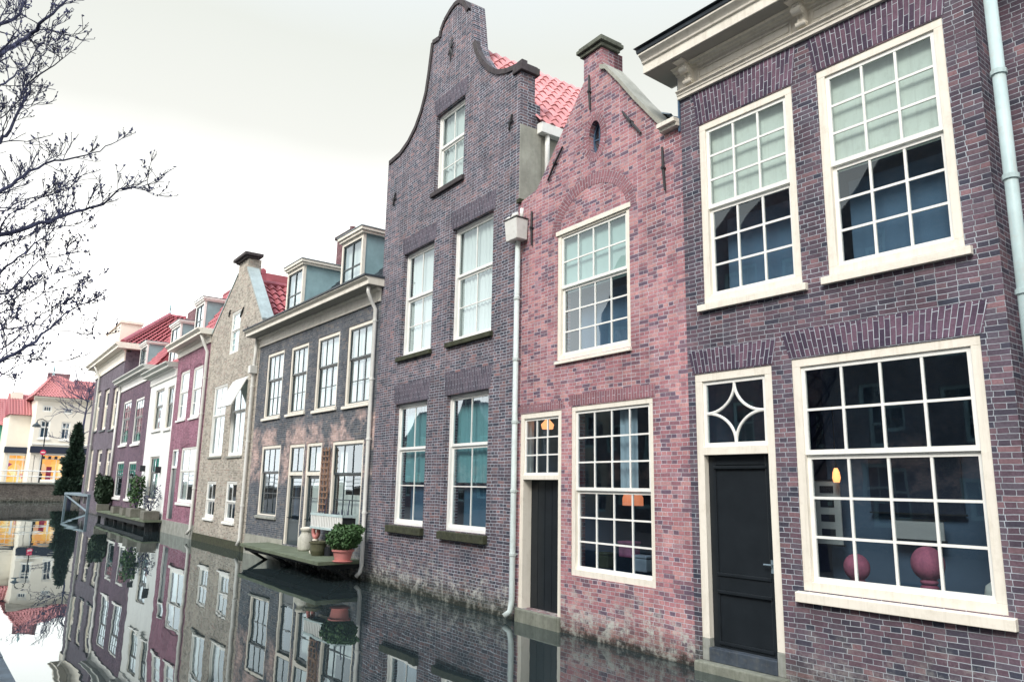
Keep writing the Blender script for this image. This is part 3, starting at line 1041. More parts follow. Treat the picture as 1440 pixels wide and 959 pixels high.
# gable outline
lb = H.at(724, 300)
L = [H.at(755, 267), H.at(822, 113)]
ch_b, ch_t = H.at(821, 110), H.at(821, 80)
chr_b = H.at(843.6, 96)
ctop = H.at(840, 70)[1]
sl = [H.at(853, 98), H.at(872, 117), H.at(893, 141), H.at(912, 160), H.at(935, 183)]
shz = H.at(958, 178)[1]
wl = [(0, BOT), (w5, BOT), (w5, shz), (sl[-1][0], shz)] + [p for p in reversed(sl)]
cx0, cx1 = ch_b[0], H.at(846, 90)[0]
wl += [(cx1+.0, sl[0][1]+.05), (cx1, ctop), (cx0, ctop), (cx0, L[1][1])]
zl = H.at(738, 283)[1]
wl += [(L[1][0], L[1][1]-.02), L[0], (0, zl)]
# oval window hole
ou, oz = H.at(836.5, 193)
orx, orz = (H.at(845, 192)[0]-H.at(828.5, 196)[0])/2, (H.at(836, 170)[1]-H.at(836, 216)[1])/2
H.holes.append([(ou+orx*math.cos(a*2*PI/28), oz+orz*math.sin(a*2*PI/28)) for a in range(28)])
H.wall(wl, 'b_red', th=.3)
mb = MB()
n = 28
P = lambda r, a, y: (ou+orx*r*math.cos(a*2*PI/n), y, oz+orz*r*math.sin(a*2*PI/n))
for k in range(n):
    mb.prism([P(1, k, .1), P(.84, k, .1), P(.84, k, .14), P(1, k, .14)], [P(1, k+1, .1), P(.84, k+1, .1), P(.84, k+1, .14), P(1, k+1, .14)], False)
mb.box(ou-.012, ou+.012, .105, .13, oz-orz*.9, oz+orz*.9)
mb.box(ou-orx*.9, ou+orx*.9, .108, .128, oz-.012, oz+.012)
ow = mb.build('oval_window', 'blueedge', H.root)
MB().face([P(.95, k, .12) for k in range(n)]).build('pane', 'glass_t', ow)
mb = MB()
for k in range(32):
    p, q = k*2*PI/32, (k+1)*2*PI/32
    E_ = lambda r, a: (ou+(orx+r)*math.cos(a), -.004, oz+(orz+r)*math.sin(a))
    mb.face([E_(0, p), E_(.14, p), E_(.14, q), E_(0, q)], [(0, k*.06), (.14, k*.06), (.14, k*.06+.06), (0, k*.06+.06)])
mb.build('brick_arch', 'b_red_s', H.root)
# relieving arch over the upper window
ac = (r1[0]+r1[1])/2
zt_ = H.at(853, 234)[1]
half = (r1[1]-r1[0])/2+.16
zb_ = r1[3]-.02
hgt = zt_-zb_
mb = MB()
n = 44
for k in range(n):
    p, q = PI*k/n, PI*(k+1)/n
    E_ = lambda r, a: (ac-(half-r)*math.cos(a), -.004, zb_+(hgt-r)*math.sin(a))
    mb.face([E_(.22, p), E_(0, p), E_(0, q), E_(.22, q)], [(0, k*.06), (.22, k*.06), (.22, k*.06+.06), (0, k*.06+.06)])
mb.build('brick_arch', 'b_red_s', H.root)
H.arch(r2[0]-.05, r2[1]+.05, r2[3]+.012, r2[3]+.19, 'b_red_s', .0)
H.arch(u0-.02, u1+.05, z1+.012, z1+.15, 'b_red_s', .0)
H.bar((830, 107), (831.5, 155))
H.bar((793, 207), (772, 255))
H.bar((877, 158), (903, 188))
H.bar((933, 208), (937, 268))
H.bar((749.5, 298), (749.5, 345))
# chimney cap, coping, shoulder moulding
mb = MB()
mb.box(cx0-.05, cx1+.05, -.05, .40, ctop, ctop+.07)
mb.box(cx0-.10, cx1+.10, -.10, .44, ctop+.07, ctop+.14)
mb.box(cx0-.07, cx1+.07, -.07, .42, ctop+.14, ctop+.19)
chm = MB().box(cx0+.002, cx1-.002, .302, .5, sl[0][1]-.4, ctop-.001).build('chimney', 'b_chim', H.root)
mb.build('chimney_cap', 'lichen', chm, bevel=.01)
mb = MB()
ss = [(cx1, sl[0][1]+.05)]+sl
for i in range(len(ss)-1):
    (a, za), (b_, zb) = ss[i], ss[i+1]
    mb.prism([(a, -.05, za), (a, .36, za), (a, .36, za+.09), (a, -.05, za+.09)], [(b_, -.05, zb), (b_, .36, zb), (b_, .36, zb+.09), (b_, -.05, zb+.09)])
mb.build('coping', 'render', H.root)
mb = MB()
mb.box(sl[-1][0]-.03, w5-.005, -.10, .3, shz, shz+.05)
mb.box(sl[-1][0]-.03, w5-.005, -.16, .3, shz+.05, shz+.12)
mb.build('shoulder_moulding', 'cornice', H.root, bevel=.006)
# roof behind gable: two pantile slopes
ridge = (cx0+cx1)/2
zr = sl[0][1]-.25
mb = MB()
zeL, zeR = zl-.1, shz+.12
for (ue, ze) in ((.02, zeL), (w5-.02, zeR)):
    d = Vector((ridge-ue, 0, zr-ze))
    pantiles(mb, (ue, .32, ze), (0, 1, 0), d, 7, d.length)
mb.build('roof', 'tile_grey', H.root)
H.shell(w5, min(zl, shz), 8, floors=(.3, 4.1))
H5 = H

# =================================================================== dark bell gable house
H = House(orig[2], -3, 'tall dark purple brick house with curved bell gable and pale red side roof')
w6 = W[1]
f = dict(mc='white', ms='white', sw=.05, bar=.022, cas=.065)
_, rA, _ = H.window([(614.4, 161.8), (655.8, 133.4), (610, 266.8), (650, 251.8)], set=.10, cols=2, rt=1, rb=2, mid=.42, cur=[('curtain', 0, 1)], sill=('dsill', .06, .13, .07), curY=.14, **f)
_, rB, _ = H.window([(568.4, 360), (611.7, 335), (561.7, 502.8), (605, 490)], set=.10, cols=2, rt=1, rb=2, mid=.44, cur=[('curtain', .0, 1)], sill=('moss', .07, .12, .08), curY=.14, **f)
_, rC, _ = H.window([(636.7, 321.7), (695, 295), (631.7, 481.8), (690, 465)], set=.10, cols=2, rt=1, rb=2, mid=.42, cur=[('curtain', .0, 1, 0, .8), ('curtain', .5, 1, .8, 1)], sill=('moss', .07, .12, .08), curY=.14, **f)
_, rD, _ = H.window([(556.8, 568.4), (600.4, 561.8), (548, 736.5), (594.8, 741.7)], set=.10, cols=2, rt=1, rb=2, mid=.37, cur=[('tealtone', .34, 1), ('bluetone', 0, .34)], sill=('moss', .06, .17, .10), gl='glass_t', **f)
_, rE, _ = H.window([(628, 555.3), (687.8, 546.6), (621.4, 745.2), (682.5, 751.8)], set=.10, cols=2, rt=1, rb=2, mid=.37, cur=[('tealtone', .34, 1), ('bluetone', 0, .34)], sill=('moss', .06, .17, .10), gl='glass_t', **f)
for r_ in (rA, rB, rC):
    H.arch(r_[0]-.04, r_[1]+.04, r_[3]+.006, r_[3]+.40, 'b_dark_s', .07)
for r_ in (rD, rE):
    H.arch(r_[0]-.04, r_[1]+.04, r_[3]+.006, r_[3]+.46, 'b_dark_s', .07)
mapz = lambda x, y: H.at(x/2.998+520, y/2.998)
Lc = [mapz(*p) for p in ((85, 690), (130, 650), (165, 600), (195, 540), (220, 470), (240, 390), (252, 310), (262, 230), (268, 182), (298, 162))]
Tc = [mapz(*p) for p in ((303, 130), (318, 90), (342, 48), (362, 20), (383, 6), (402, 18), (416, 45))]
Rc = [mapz(*p) for p in ((428, 50), (430, 14), (437, 100), (442, 180), (452, 220), (474, 260), (504, 292), (540, 308), (580, 302), (620, 284), (648, 262))]
uRt = w6
zRt = mapz(640, 300)[1]
# clean the profile: left side up, crown, right side down
crown_r = Rc[1][0]
wl = [(0, BOT), (w6, BOT), (w6, zRt-.02), (max(w6, Rc[-1][0]), Rc[-1][1])]
for p in reversed(Rc[2:-1]):
    wl.append(p)
wl += [(Rc[1][0], Rc[1][1]), (Rc[0][0]-.02, Rc[1][1]-.02), (Rc[0][0]-.02, Rc[0][1])]
wl += [p for p in reversed(Tc)]
wl += [p for p in reversed(Lc)]
wl[-1] = (0, Lc[0][1])
zEave = H.at(733, 172)[1]


def ex(mb):
    mb.box(w6-.3, w6-.002, .3605, .5, zEave-.6, zRt-.6)


H.wall(wl, 'b_dark', th=.36, extra=ex)
# dark brick-on-edge rim along the gable curve
mb = MB()
for rm, dep in (([p for p in Lc]+[p for p in Tc], .39), ([p for p in Rc[3:]], .10)):
    mb = MB()
    for i in range(len(rm)-1):
        a, b_ = Vector((rm[i][0], rm[i][1])), Vector((rm[i+1][0], rm[i+1][1]))
        d = (b_-a)
        if d.length < .01:
            continue
        d.normalize()
        n_ = Vector((-d.y, d.x))*.06
        rg = lambda p: [(p.x-n_.x*.8, -.035, p.y-n_.y*.8), (p.x-n_.x*.8, dep, p.y-n_.y*.8), (p.x+n_.x, dep, p.y+n_.y), (p.x+n_.x, -.035, p.y+n_.y)]
        mb.prism(rg(a), rg(b_))
    mb.build('gable_rim', 'dsill', H.root)
# capping brick on the right shoulder, and the scroll beside the crown
MB().box(w6-.22, w6+.09, -.06, .42, zRt-.0, zRt+.16).build('shoulder_cap', 'dsill', H.root, bevel=.015)
# rendered side wall seen above the neighbour, with ledge
mb = MB()
mb.box(w6-.28, w6+.0, .5005, 8, 4, zEave-.05)
mb.box(w6-.25, w6-.01, .3605, .5005, 4, zEave-.62)
mb.build('side_wall', 'render', H.root)
zlg = H.at(733, 280)[1]
MB().box(w6+.001, w6+.016, .0, .52, zlg, zEave-.02).build('render_coat', 'render', H.root)
MB().box(w6+.002, w6+.10, -.06, .8, zlg-.08, zlg).build('ledge', 'moss', H.root)
# roof
zrd = Rc[1][1]-.5
ridge = (Tc[4][0]+Rc[1][0])/2-.1
yk = min((abs(H.at(697, 78, .4+k*.05)[0]-ridge), .4+k*.05) for k in range(200))[1]
zrd6 = H.at(697, 78, yk)[1]
mb = MB()
for (ue, ze) in ((w6+.12, zEave+.12), (-.12, zEave+.12)):
    d = Vector((ridge-ue, 0, zrd6-ze))
    pantiles(mb, (ue, .37, ze), (0, 1, 0), d, 8, d.length, tw=.26, th=.36)
rf = mb.build('roof', 'tile_pink', H.root)
mb = MB()
mb.box(w6+.004, w6+.17, .42, 7, zEave-.12, zEave+.1)
gt = mb.build('gutter', 'white', H.root, bevel=.01)
H.pipe([(w6+.09, .62, zEave-.1), (w6+.09, .62, zEave-.5), (w6+.09, .62, zlg+.0)], .05, 'pipe_white')
# anchors
au, az = H.at(636, 70)
mb = MB()
for k in range(3):
    a = R(60*k+20)
    dx, dz = math.cos(a)*.13, math.sin(a)*.32
    mb.tube([(au-dx, -.03, az-dz), (au, -.05, az), (au+dx, -.03, az+dz)], [.012, .025, .012], 6)
mb.build('wall_anchor', 'iron', H.root)
for p in ((719.5, 173), (556, 281)):
    au, az = H.at(*p)
    mb = MB()
    mb.tube([(au-.05, -.03, az-.16), (au, -.04, az), (au+.05, -.03, az+.16)], .022, 6)
    mb.tube([(au-.09, -.03, az+.02), (au+.09, -.03, az)], .018, 6)
    mb.build('wall_anchor', 'iron', H.root)
# hopper and long downpipe on the seam with the red house
hu0, hz0 = H.at(712, 333, -.15)
hu1, hz1 = H.at(742, 305, -.15)
hu = H.at(728, 340, -.12)[0]
hzb, hzt = H.at(728, 336, -.2)[1], H.at(728, 308, -.2)[1]
mb = MB()
mb.prism([(hu-.19, -.26, hzb), (hu+.17, -.26, hzb), (hu+.17, -.02, hzb), (hu-.19, -.02, hzb)], [(hu-.2, -.3, hzt), (hu+.19, -.3, hzt), (hu+.19, -.02, hzt), (hu-.2, -.02, hzt)])
hp = mb.build('hopper', 'pipe_white', H.root, bevel=.012)
mb = MB()
mb.box(hu-.21, hu+.2, -.31, -.015, hzt+.001, hzt+.02)
mb.build('hopper_lid', 'iron', hp)
mb = MB()
mb.tube([(hu+.12, -.12, hzt), (hu+.12, -.12, hzt+.22)], .035, 8)
mb.tube([(hu-.08, -.2, hzt+.02), (hu-.02, -.2, hzt+.1), (hu+.05, -.15, hzt+.12)], .05, 8)
mb.tube([(hu-.2, -.25, hzt+.05), (hu-.1, -.25, hzt+.06)], .03, 8)
mb.build('pipe_stub', 'pipe_white', hp, smooth=True)
ub, zb = H.at(714, 872, -.1)
cl = [(hu, -.10, H.at(0, 0)[1])]
zs = [H.at(726, y, -.1)[1] for y in (420, 505, 593, 690, 780)]
H.pipe([(hu-.02, -.10, hzb+.02), (hu-.02, -.10, .35), (hu-.03, -.13, .16), (hu-.08, -.22, .08)], .05, 'pipe_pale', [(hu-.02, -.10, z) for z in zs])
H.shell(w6, zEave-1, 8, floors=(.5, 4.2, 8.2))
H6 = H

# =================================================================== grey house with dormers
H = House(orig[3], -1, 'grey brick house with two blue-sided dormers and a planted landing')
w4 = W[2]
f = dict(mc='cream', ms='dgreen', sw=.04, bar=.026, cas=.10)
c4 = [('curtain', 0, 1, 0, .45), ('curtain', 0, 1, .55, 1)]
for q in ([(376.4, 498.6), (399.9, 491.7), (370.8, 588.4), (394, 584)], [(409.2, 489.9), (435.2, 479.9), (404.5, 583), (428, 577)],
          [(447.7, 475.2), (479, 464.8), (440.5, 577), (472, 572)], [(489.6, 459.5), (527.2, 448), (484.3, 571.5), (520, 564)]):
    H.window(q, set=.02, cols=3, rt=1, rb=2, mid=.4, sill=('cream', .06, .10, .06), cur=c4, casb=.04, curY=.14, **f)
H.window([(368.6, 627), (394, 625), (360.8, 724), (389, 725.5)], set=.02, cols=3, rt=1, rb=2, mid=.36, sill=('stone', .05, .1, .06), gl='glass', casb=.04, cur=[('bluetone', 0, 1)], **f)
_, rBw, _ = H.window([(468.7, 619.4), (512.5, 617.9), (459, 741), (504.6, 744)], set=.02, cols=3, rt=1, rb=2, mid=.36, sill=('cream', .05, .1, .06), casb=.04, cur=[('curtain', 0, .38), ('curtain', .38, 1, 0, .25)], **f)
for q, cu in (([(407, 624), (428, 624), (397, 772), (419, 777)], None), ([(431, 622.5), (453, 621.6), (421.7, 777), (443, 783)], 1)):
    u0, u1, z0, z1 = H.rect(q)
    z0 = .50
    H.holes.append([(u0+.004, z0+.004), (u1-.004, z0+.004), (u1-.004, z1-.004), (u0+.004, z1-.004)])
    zt = z0+(z1-z0)*.70
    ca = .10
    mb = MB()
    mb.box(u0, u1, .02, .14, z1-ca, z1)
    mb.box(u0, u0+ca, .0205, .14, z0, z1-ca)
    mb.box(u1-ca, u1, .0205, .14, z0, z1-ca)
    mb.box(u0+ca, u1-ca, .01, .14, zt-.05, zt+.05)
    mb.build('door_frame', 'cream', H.root, bevel=.004)
    a0, a1 = u0+ca, u1-ca
    tr = MB()
    b0, b1 = zt+.052, z1-ca
    sw = .035
    tr.box(a0, a1, .05, .08, b1-sw, b1)
    tr.box(a0, a1, .05, .08, b0, b0+sw)
    tr.box(a0, a0+sw, .051, .08, b0+sw, b1-sw)
    tr.box(a1-sw, a1, .051, .08, b0+sw, b1-sw)
    tr.box((a0+a1)/2-.012, (a0+a1)/2+.012, .054, .076, b0+sw, b1-sw)
    t_ = tr.build('transom_window', 'dgreen', H.root)
    MB().face([(a0, .068, b0), (a1, .068, b0), (a1, .068, b1), (a0, .068, b1)]).build('pane', 'glass', t_)
    d0, d1 = z0+.01, zt-.052
    dm = d0+(d1-d0)*.36
    mb = MB()
    mb.box(a0, a1, .08, .12, d0, dm)
    mb.box(a0, a0+.09, .081, .12, dm, d1)
    mb.box(a1-.09, a1, .081, .12, dm, d1)
    mb.box(a0+.09, a1-.09, .08, .12, d1-.09, d1)
    mb.box(a0+.09, a1-.09, .085, .115, (dm+d1)/2-.012, (dm+d1)/2+.012)
    mb.box(a0+.07, a1-.07, .065, .0795, dm-.06, dm-.02)
    mb.box(a0+.1, a1-.1, .07, .0795, d0+.12, dm-.14)
    dr = mb.build('door', 'dgreen', H.root)
    MB().face([(a0+.09, .1, dm), (a1-.09, .1, dm), (a1-.09, .1, d1-.09), (a0+.09, .1, d1-.09)]).build('pane', 'glass', dr)
    MB().tube([(a0+.05, .08, dm+.05), (a0+.05, .03, dm+.05), (a0+.14, .03, dm+.05)], .012, 6).build('handle', 'iron', dr)
    if cu:
        mb = MB()
        prev = None
        for k in range(12):
            x = a0+.08+(a1-a0-.16)*k/11
            y = .19+.02*math.sin(k*2)
            if prev:
                mb.face([(prev[0], prev[1], dm), (x, y, dm), (x, y, b1), (prev[0], prev[1], b1)])
            prev = (x, y)
        mb.build('curtain', 'curtain', dr, smooth=True)
zf = (H.at(367, 487.7)[1]+H.at(529.7, 428.2)[1])/2
hf = .36
H.wall([(0, BOT), (w4, BOT), (w4, zf+hf), (0, zf+hf)], 'b_grey')
zk = H.at(450, 420, -.5)[1]

cor = H.profile([(.0, zf), (-.05, zf), (-.05, zf+.05), (-.03, zf+.06), (-.03, zf+.27), (-.1, zf+.29), (-.14, zf+hf-.05), (-.14, zf+hf), (0, zf+hf)], -.02, w4-.01, 'cornice')
H.profile([(.2, zf+hf+.002), (-.46, zf+hf+.002), (-.46, zf+hf+.11), (-.54, zf+hf+.17), (-.54, zf+hf+.20), (.2, zf+hf+.20)], -.3, w4+.12, 'cornice', 'crown_moulding', cor)
H.profile([(.2, zf+hf+.202), (-.57, zf+hf+.202), (-.58, zf+hf+.25), (.2, zf+hf+.27)], -.32, w4+.14, 'slate', 'gutter_edge', cor)
MB().box(-.28, w4+.1, -.45, 0, zf+hf-.006, zf+hf+.0).build('soffit', 'soffit', cor)
MB().prism([(-.16, .01, zf+hf-.02), (-.16, .3, zf+hf-.02), (-.02, .3, zf-.35), (-.02, .01, zf-.35)], [(-.01, .01, zf+hf-.02), (-.01, .3, zf+hf-.02), (-.005, .3, zf-.4), (-.005, .01, zf-.4)]).build('side_board', 'blueedge', H.root)
# slate roof
zg = zf+hf+.27
rs = R(46)
mb = MB()
rowh = .22
nrow = 22
for r_ in range(nrow):
    d0, d1 = r_*rowh, (r_+1)*rowh+.02
    nx = 0
    x = -.05-(r_ % 2)*.12
    while x < w4:
        x2 = min(x+.24, w4)
        xa = max(x+.004, 0)
        if x2-xa > .03:
            j = random.uniform(0, .008)
            y0_, z0_ = .15+d0*math.cos(rs), zg+d0*math.sin(rs)
            y1_, z1_ = .15+d1*math.cos(rs), zg+d1*math.sin(rs)
            mb.face([(xa, y0_-.012-j, z0_+.014+j), (x2-.004, y0_-.012-j, z0_+.014+j), (x2-.004, y1_, z1_), (xa, y1_, z1_)])
        x += .24
yr, zr = .15+nrow*rowh*math.cos(rs), zg+nrow*rowh*math.sin(rs)
mb.prism([(0, .2, zg-.03), (0, yr, zr-.02), (0, yr+3.5, zg-.03)], [(w4, .2, zg-.03), (w4, yr, zr-.02), (w4, yr+3.5, zg-.03)])
mb.build('roof', 'slate', H.root)


def dormer(H, q, yf, zbot, roof_t=.1, deep=2.6, mcheek='zinc', cols=2, gl='glass', mfr='cream', cur=True, rt=1, rb=1, ms='dgreen', over=.12):
    u0, u1, z0, z1 = H.rect(q, yf)
    z0 = zbot
    ca = .09
    mb = MB()
    mb.box(u0, u1, yf, yf+.1, z1-ca*1.2, z1)
    mb.box(u0, u1, yf, yf+.1, z0, z0+ca)
    mb.box(u0, u0+ca, yf+.001, yf+.1, z0+ca, z1-ca*1.2)
    mb.box(u1-ca, u1, yf+.001, yf+.1, z0+ca, z1-ca*1.2)
    d = mb.build('dormer', mfr, H.root)
    MB().box(u0+.02, u0+.09, yf+.102, yf+deep, z0, z1).build('cheek', mcheek, d)
    MB().box(u1-.09, u1-.02, yf+.102, yf+deep, z0, z1).build('cheek', mcheek, d)
    a0, a1, b0, b1 = u0+ca, u1-ca, z0+ca, z1-ca*1.2
    mb = MB()
    for k in range(cols+1):
        x = a0+.02+(a1-a0-.04)*k/cols
        mb.box(x-.022, x+.022, yf+.03, yf+.07, b0, b1)
    for z in (b0+.02, b1-.02, b0+(b1-b0)*.55):
        mb.box(a0, a1, yf+.034, yf+.066, z-.02, z+.02)
    mb.build('sash', ms, d)
    MB().face([(a0, yf+.055, b0), (a1, yf+.055, b0), (a1, yf+.055, b1), (a0, yf+.055, b1)]).build('pane', gl, d)
    if cur:
        MB().face([(a0, yf+.2, b0), (a1, yf+.2, b0), (a1, yf+.2, b1), (a0, yf+.2, b1)]).build('curtain', 'curtain', d)
    mb = MB()
    mb.box(u0-over*.6, u1+over*.6, yf-over*.6, yf+deep, z1+.002, z1+.08)
    mb.box(u0-over, u1+over, yf-over, yf+deep, z1+.08, z1+.17)
    mb.build('dormer_cornice', mfr, d, bevel=.008)
    MB().box(u0-over*1.15, u1+over*1.15, yf-over*1.15, yf+deep, z1+.172, z1+.20).build('dormer_roof', 'lead', d)
    return d


dormer(H, [(404.5, 386), (427, 371.5), (401.5, 436), (424, 425)], .35, zg-.05, deep=2.9)
dormer(H, [(482, 343), (511, 329), (478, 401), (508, 386)], .35, zg-.05, deep=2.9)
uc = H.at(484, 350, 3.2)
mb = MB()
cu0, cu1 = H.at(474, 345, 3.0)[0], H.at(492, 345, 3.0)[0]
ctz = H.at(484, 333, 3.0)[1]
mb.box(cu0, cu1, 3.0, 3.7, zg, ctz)
ch = mb.build('chimney', 'b_chim', H.root)
mb = MB()
mb.box(cu0-.08, cu1+.08, 2.92, 3.78, ctz, ctz+.12)
mb.build('chimney_cap', 'dsill', ch)
MB().lathe([(.12, 0), (.14, .05), (.10, .3), (.12, .32)], ((cu0+cu1)/2+.1, 3.3, ctz+.121), 12).build('chimney_pot', 'b_chim', ch, smooth=True)
# drainpipe with swan neck
pu, pz = H.at(518, 720, -.1)
pu = w4-.13
H.pipe([(pu+.05, -.34, zf+hf-.02), (pu+.05, -.34, zf+.2), (pu, -.22, zf+.0), (pu, -.09, zf-.2), (pu, -.09, .35), (pu-.01, -.12, .2), (pu-.05, -.2, .1)], .05, 'pipe_white', [(pu, -.09, z) for z in (zf-.5, zf-2, zf-3.5, 1.6)])
H.shell(w4, zf, 8, floors=(.5, 4.0))
# lime plaster foot
MB().box(.0, H.at(397, 770)[0]-.03, -.012, -.001, -.5, .62).build('plinth', 'render', H.root)
H4 = H

# =================================================================== yellow gabled house
H = House(orig[4], -2, 'narrow yellowish brick house with steep gable edged in pale zinc')
w3 = W[3]
f = dict(mc='white', ms='white', sw=.05, bar=.03, cas=.07)
H.window([(328, 439), (340, 434.5), (320.5, 500), (334, 494)], set=.02, cols=1, rt=3, rb=3, mid=.42, gl='glass_t', cur=[('curtain', 0, 1)], curY=.1, **f)
H.window([(302, 544), (320.7, 539), (293, 642), (311, 640.7)], set=.02, cols=2, rt=1, rb=1, mid=.42, cur=[('curtain', 0, 1, 0, .3), ('curtain', 0, 1, .7, 1)], sill=('stone', .03, .08, .05), **f)
wn, rw, iw = H.window([(329.5, 533), (350.4, 528), (319.5, 641.3), (339, 640)], set=.02, cols=2, rt=1, rb=1, mid=.42, cur=[('curtain', 0, 1, 0, .3), ('curtain', .4, 1, .0, 1)], sill=('stone', .03, .08, .05), **f)
mb = MB()
a0, a1, b0, b1, zm = iw
mb.prism([(a0-.03, -.012, b1-.02), (a1+.03, -.012, b1-.02), (a1+.03, -.05, b1-.02), (a0-.03, -.05, b1-.02)], [(a0-.03, -.5, zm+.08), (a1+.03, -.5, zm+.08), (a1+.03, -.54, zm+.1), (a0-.03, -.54, zm+.1)])
mb.build('open_top_sash', 'white', wn)
H.window([(292, 677), (304, 676), (286, 727), (300, 729)], set=.02, cols=2, rt=1, rb=1, mid=.5, sill=('white', .05, .1, .06), **f)
H.window([(319.5, 677), (333, 675.7), (313, 732), (329.5, 735)], set=.02, cols=2, rt=1, rb=1, mid=.5, sill=('white', .05, .1, .06), **f)
cxa, cxb = H.at(336, 380)[0], H.at(349, 374)[0]
czt = H.at(343, 368)[1]
zL = H.at(316, 462)[1]
zR = H.at(354.5, 456)[1]
zs_ = min(zL, zR)
zap = H.at(341, 382)[1]
uLg = 0
H.wall([(0, BOT), (w3, BOT), (w3, zR), (cxb, zap), (cxb, czt), (cxa, czt), (cxa, zap), (0, zL)], 'b_yel', th=.3)
mb = MB()
mb.box(cxa-.1, cxb+.1, -.1, .4, czt, czt+.08)
mb.box(cxa-.2, cxb+.2, -.2, .5, czt+.08, czt+.2)
chm = MB().box(cxa+.01, cxb-.01, .302, .5, zap-.3, czt-.001).build('chimney', 'b_yel', H.root)
mb.build('chimney_cap', 'dsill', chm, bevel=.01)
mb = MB()
for (a, b_) in (((cxb, zap), (w3, zR)), ((cxa, zap), (0, zL))):
    mb.prism([(a[0], -.03, a[1]-.04), (a[0], .42, a[1]-.04), (a[0], .42, a[1]+.05), (a[0], -.03, a[1]+.05)], [(b_[0], -.03, b_[1]-.04), (b_[0], .42, b_[1]-.04), (b_[0], .42, b_[1]+.05), (b_[0], -.03, b_[1]+.05)])
mb.build('coping', 'coping', H.root)
mb = MB()
rdg = (cxa+cxb)/2
zrr = zap-.35
for (ue, ze) in ((w3, zR-.35), (0, zL-.35)):
    d = Vector((rdg-ue, 0, zrr-ze))
    pantiles(mb, (ue, .43, ze), (0, 1, 0), d, 9, d.length, tw=.30, th=.42, amp=.05, lift=.06)
    if ue:
        dR = d.copy()
rf = mb.build('roof', 'tile_red', H.root)
# ridge tiles
MB().tube([(rdg, .43, zrr+.02), (rdg, 9, zrr+.02)], .12, 8).build('ridge_tiles', 'tile_dark', rf)
# skylight
dn = dR.normalized()
nr = Vector((0, 1, 0)).cross(dn)
if nr.z < 0: nr = -nr
o_ = Vector((w3, 1.9, zR-.35))+dn*(dR.length*.08)+nr*.06
mb = MB()
sl_, sw_ = dR.length*.42, 2.0


def slab(mb, a, b2, c, d_, h=.12):
    mb.prism([o_+Vector((0, 1, 0))*x+dn*y for x, y in ((a, c), (b2, c), (b2, d_), (a, d_))], [o_+nr*h+Vector((0, 1, 0))*x+dn*y for x, y in ((a, c), (b2, c), (b2, d_), (a, d_))])


slab(mb, 0, .18, 0, sl_)
slab(mb, sw_-.18, sw_, 0, sl_)
slab(mb, .181, sw_-.181, 0, .18, .118)
slab(mb, .181, sw_-.181, sl_-.18, sl_, .118)
sk = mb.build('skylight', 'blueedge', H.root)
MB().face([o_+nr*.07+Vector((0, 1, 0))*x+dn*y for x, y in ((.1, .1), (sw_-.1, .1), (sw_-.1, sl_-.1), (.1, sl_-.1))]).build('pane', 'zinc', sk)
H.bar((344, 432), (339, 446), .04)
H.bar((325, 436), (323, 446), .04)
H.bar((350, 460), (346, 473), .05)
pu, pz = H.at(357, 515, -.1)
pu = w3-.25
zz = H.at(355, 520, -.1)[1]
H.pipe([(w3-.12, -.1, zz+1.2), (w3-.12, -.12, zz+.4), (pu, -.1, zz-.1), (pu, -.09, .4), (pu-.05, -.15, .2)], .06, 'pipe_white', [(pu, -.09, zz-.6), (pu, -.09, zz-2.5), (pu, -.09, 1.5)])
MB().box(pu-.13, pu+.13, -.26, -.01, zz-.15, zz+.12).build('hopper', 'pipe_white', H.root, bevel=.01)
H.shell(w3, zs_-.2, 8, floors=(.5, 4.0))
MB().box(.0, w3, -.02, -.001, -.6, .28).build('plinth', 'moss', H.root)

# =================================================================== pink mauve house
H = House(orig[5], -2, 'mauve-pink brick house with arched windows between yellowish and white houses')
w2 = W[4]
f = dict(mc='white', ms='white', sw=.05, bar=.04, cas=.07)
for q in ([(254.4, 523.6), (267, 520.5), (249.3, 591), (261, 588.5)], [(272, 517.5), (285.5, 513.6), (267, 587.5), (280, 584.6)]):
    _, r_, _ = H.window(q, set=.02, cols=1, rt=1, rb=2, mid=.42, sill=('white', .04, .1, .06), cur=[('curtain', 0, 1)], **f)
    H.arch(r_[0], r_[1], r_[3]-.02, r_[3]+.24, 'b_pink', 0, .02, bend=.12)
_, r_, _ = H.window([(255, 629.4), (275.7, 628), (248.8, 706), (269.5, 707.5)], set=.02, cols=2, rt=1, rb=1, mid=.42, dbl=True, sill=('white', .04, .12, .06), cur=[('curtain', 0, 1, 0, .25), ('curtain', 0, 1, .75, 1)], **f)
H.arch(r_[0], r_[1], r_[3]-.02, r_[3]+.24, 'b_pink', 0, .02, bend=.15)
u0, u1, z0, z1 = H.rect([(242.5, 632), (250.6, 631), (233, 733), (241.5, 734)])
u0 = max(u0, .12)
z0 = .6
H.holes.append([(u0+.004, z0), (u1-.004, z0), (u1-.004, z1), (u0+.004, z1)])
mb = MB()
mb.box(u0, u1, .02, .14, z1-.08, z1)
mb.box(u0, u0+.08, .0205, .14, z0, z1-.08)
mb.box(u1-.08, u1, .0205, .14, z0, z1-.08)
zt = z1-(z1-z0)*.26
mb.box(u0+.08, u1-.08, .01, .14, zt-.05, zt+.05)
mb.build('door_frame', 'white', H.root)
mb = MB()
mb.box(u0+.08, u1-.08, .09, .13, z0, zt-.051)
mb.box(u0+.2, u1-.2, .075, .089, z0+.2, z0+.9)
dr = mb.build('door', 'dgreen', H.root)
MB().tube([(u1-.15, .09, 1.6), (u1-.15, .04, 1.6)], .03, 8).build('handle', 'iron', dr)
MB().face([(u0+.08, .09, zt+.05), (u1-.08, .09, zt+.05), (u1-.08, .09, z1-.08), (u0+.08, .09, z1-.08)]).build('transom_window', 'glass_t', H.root)
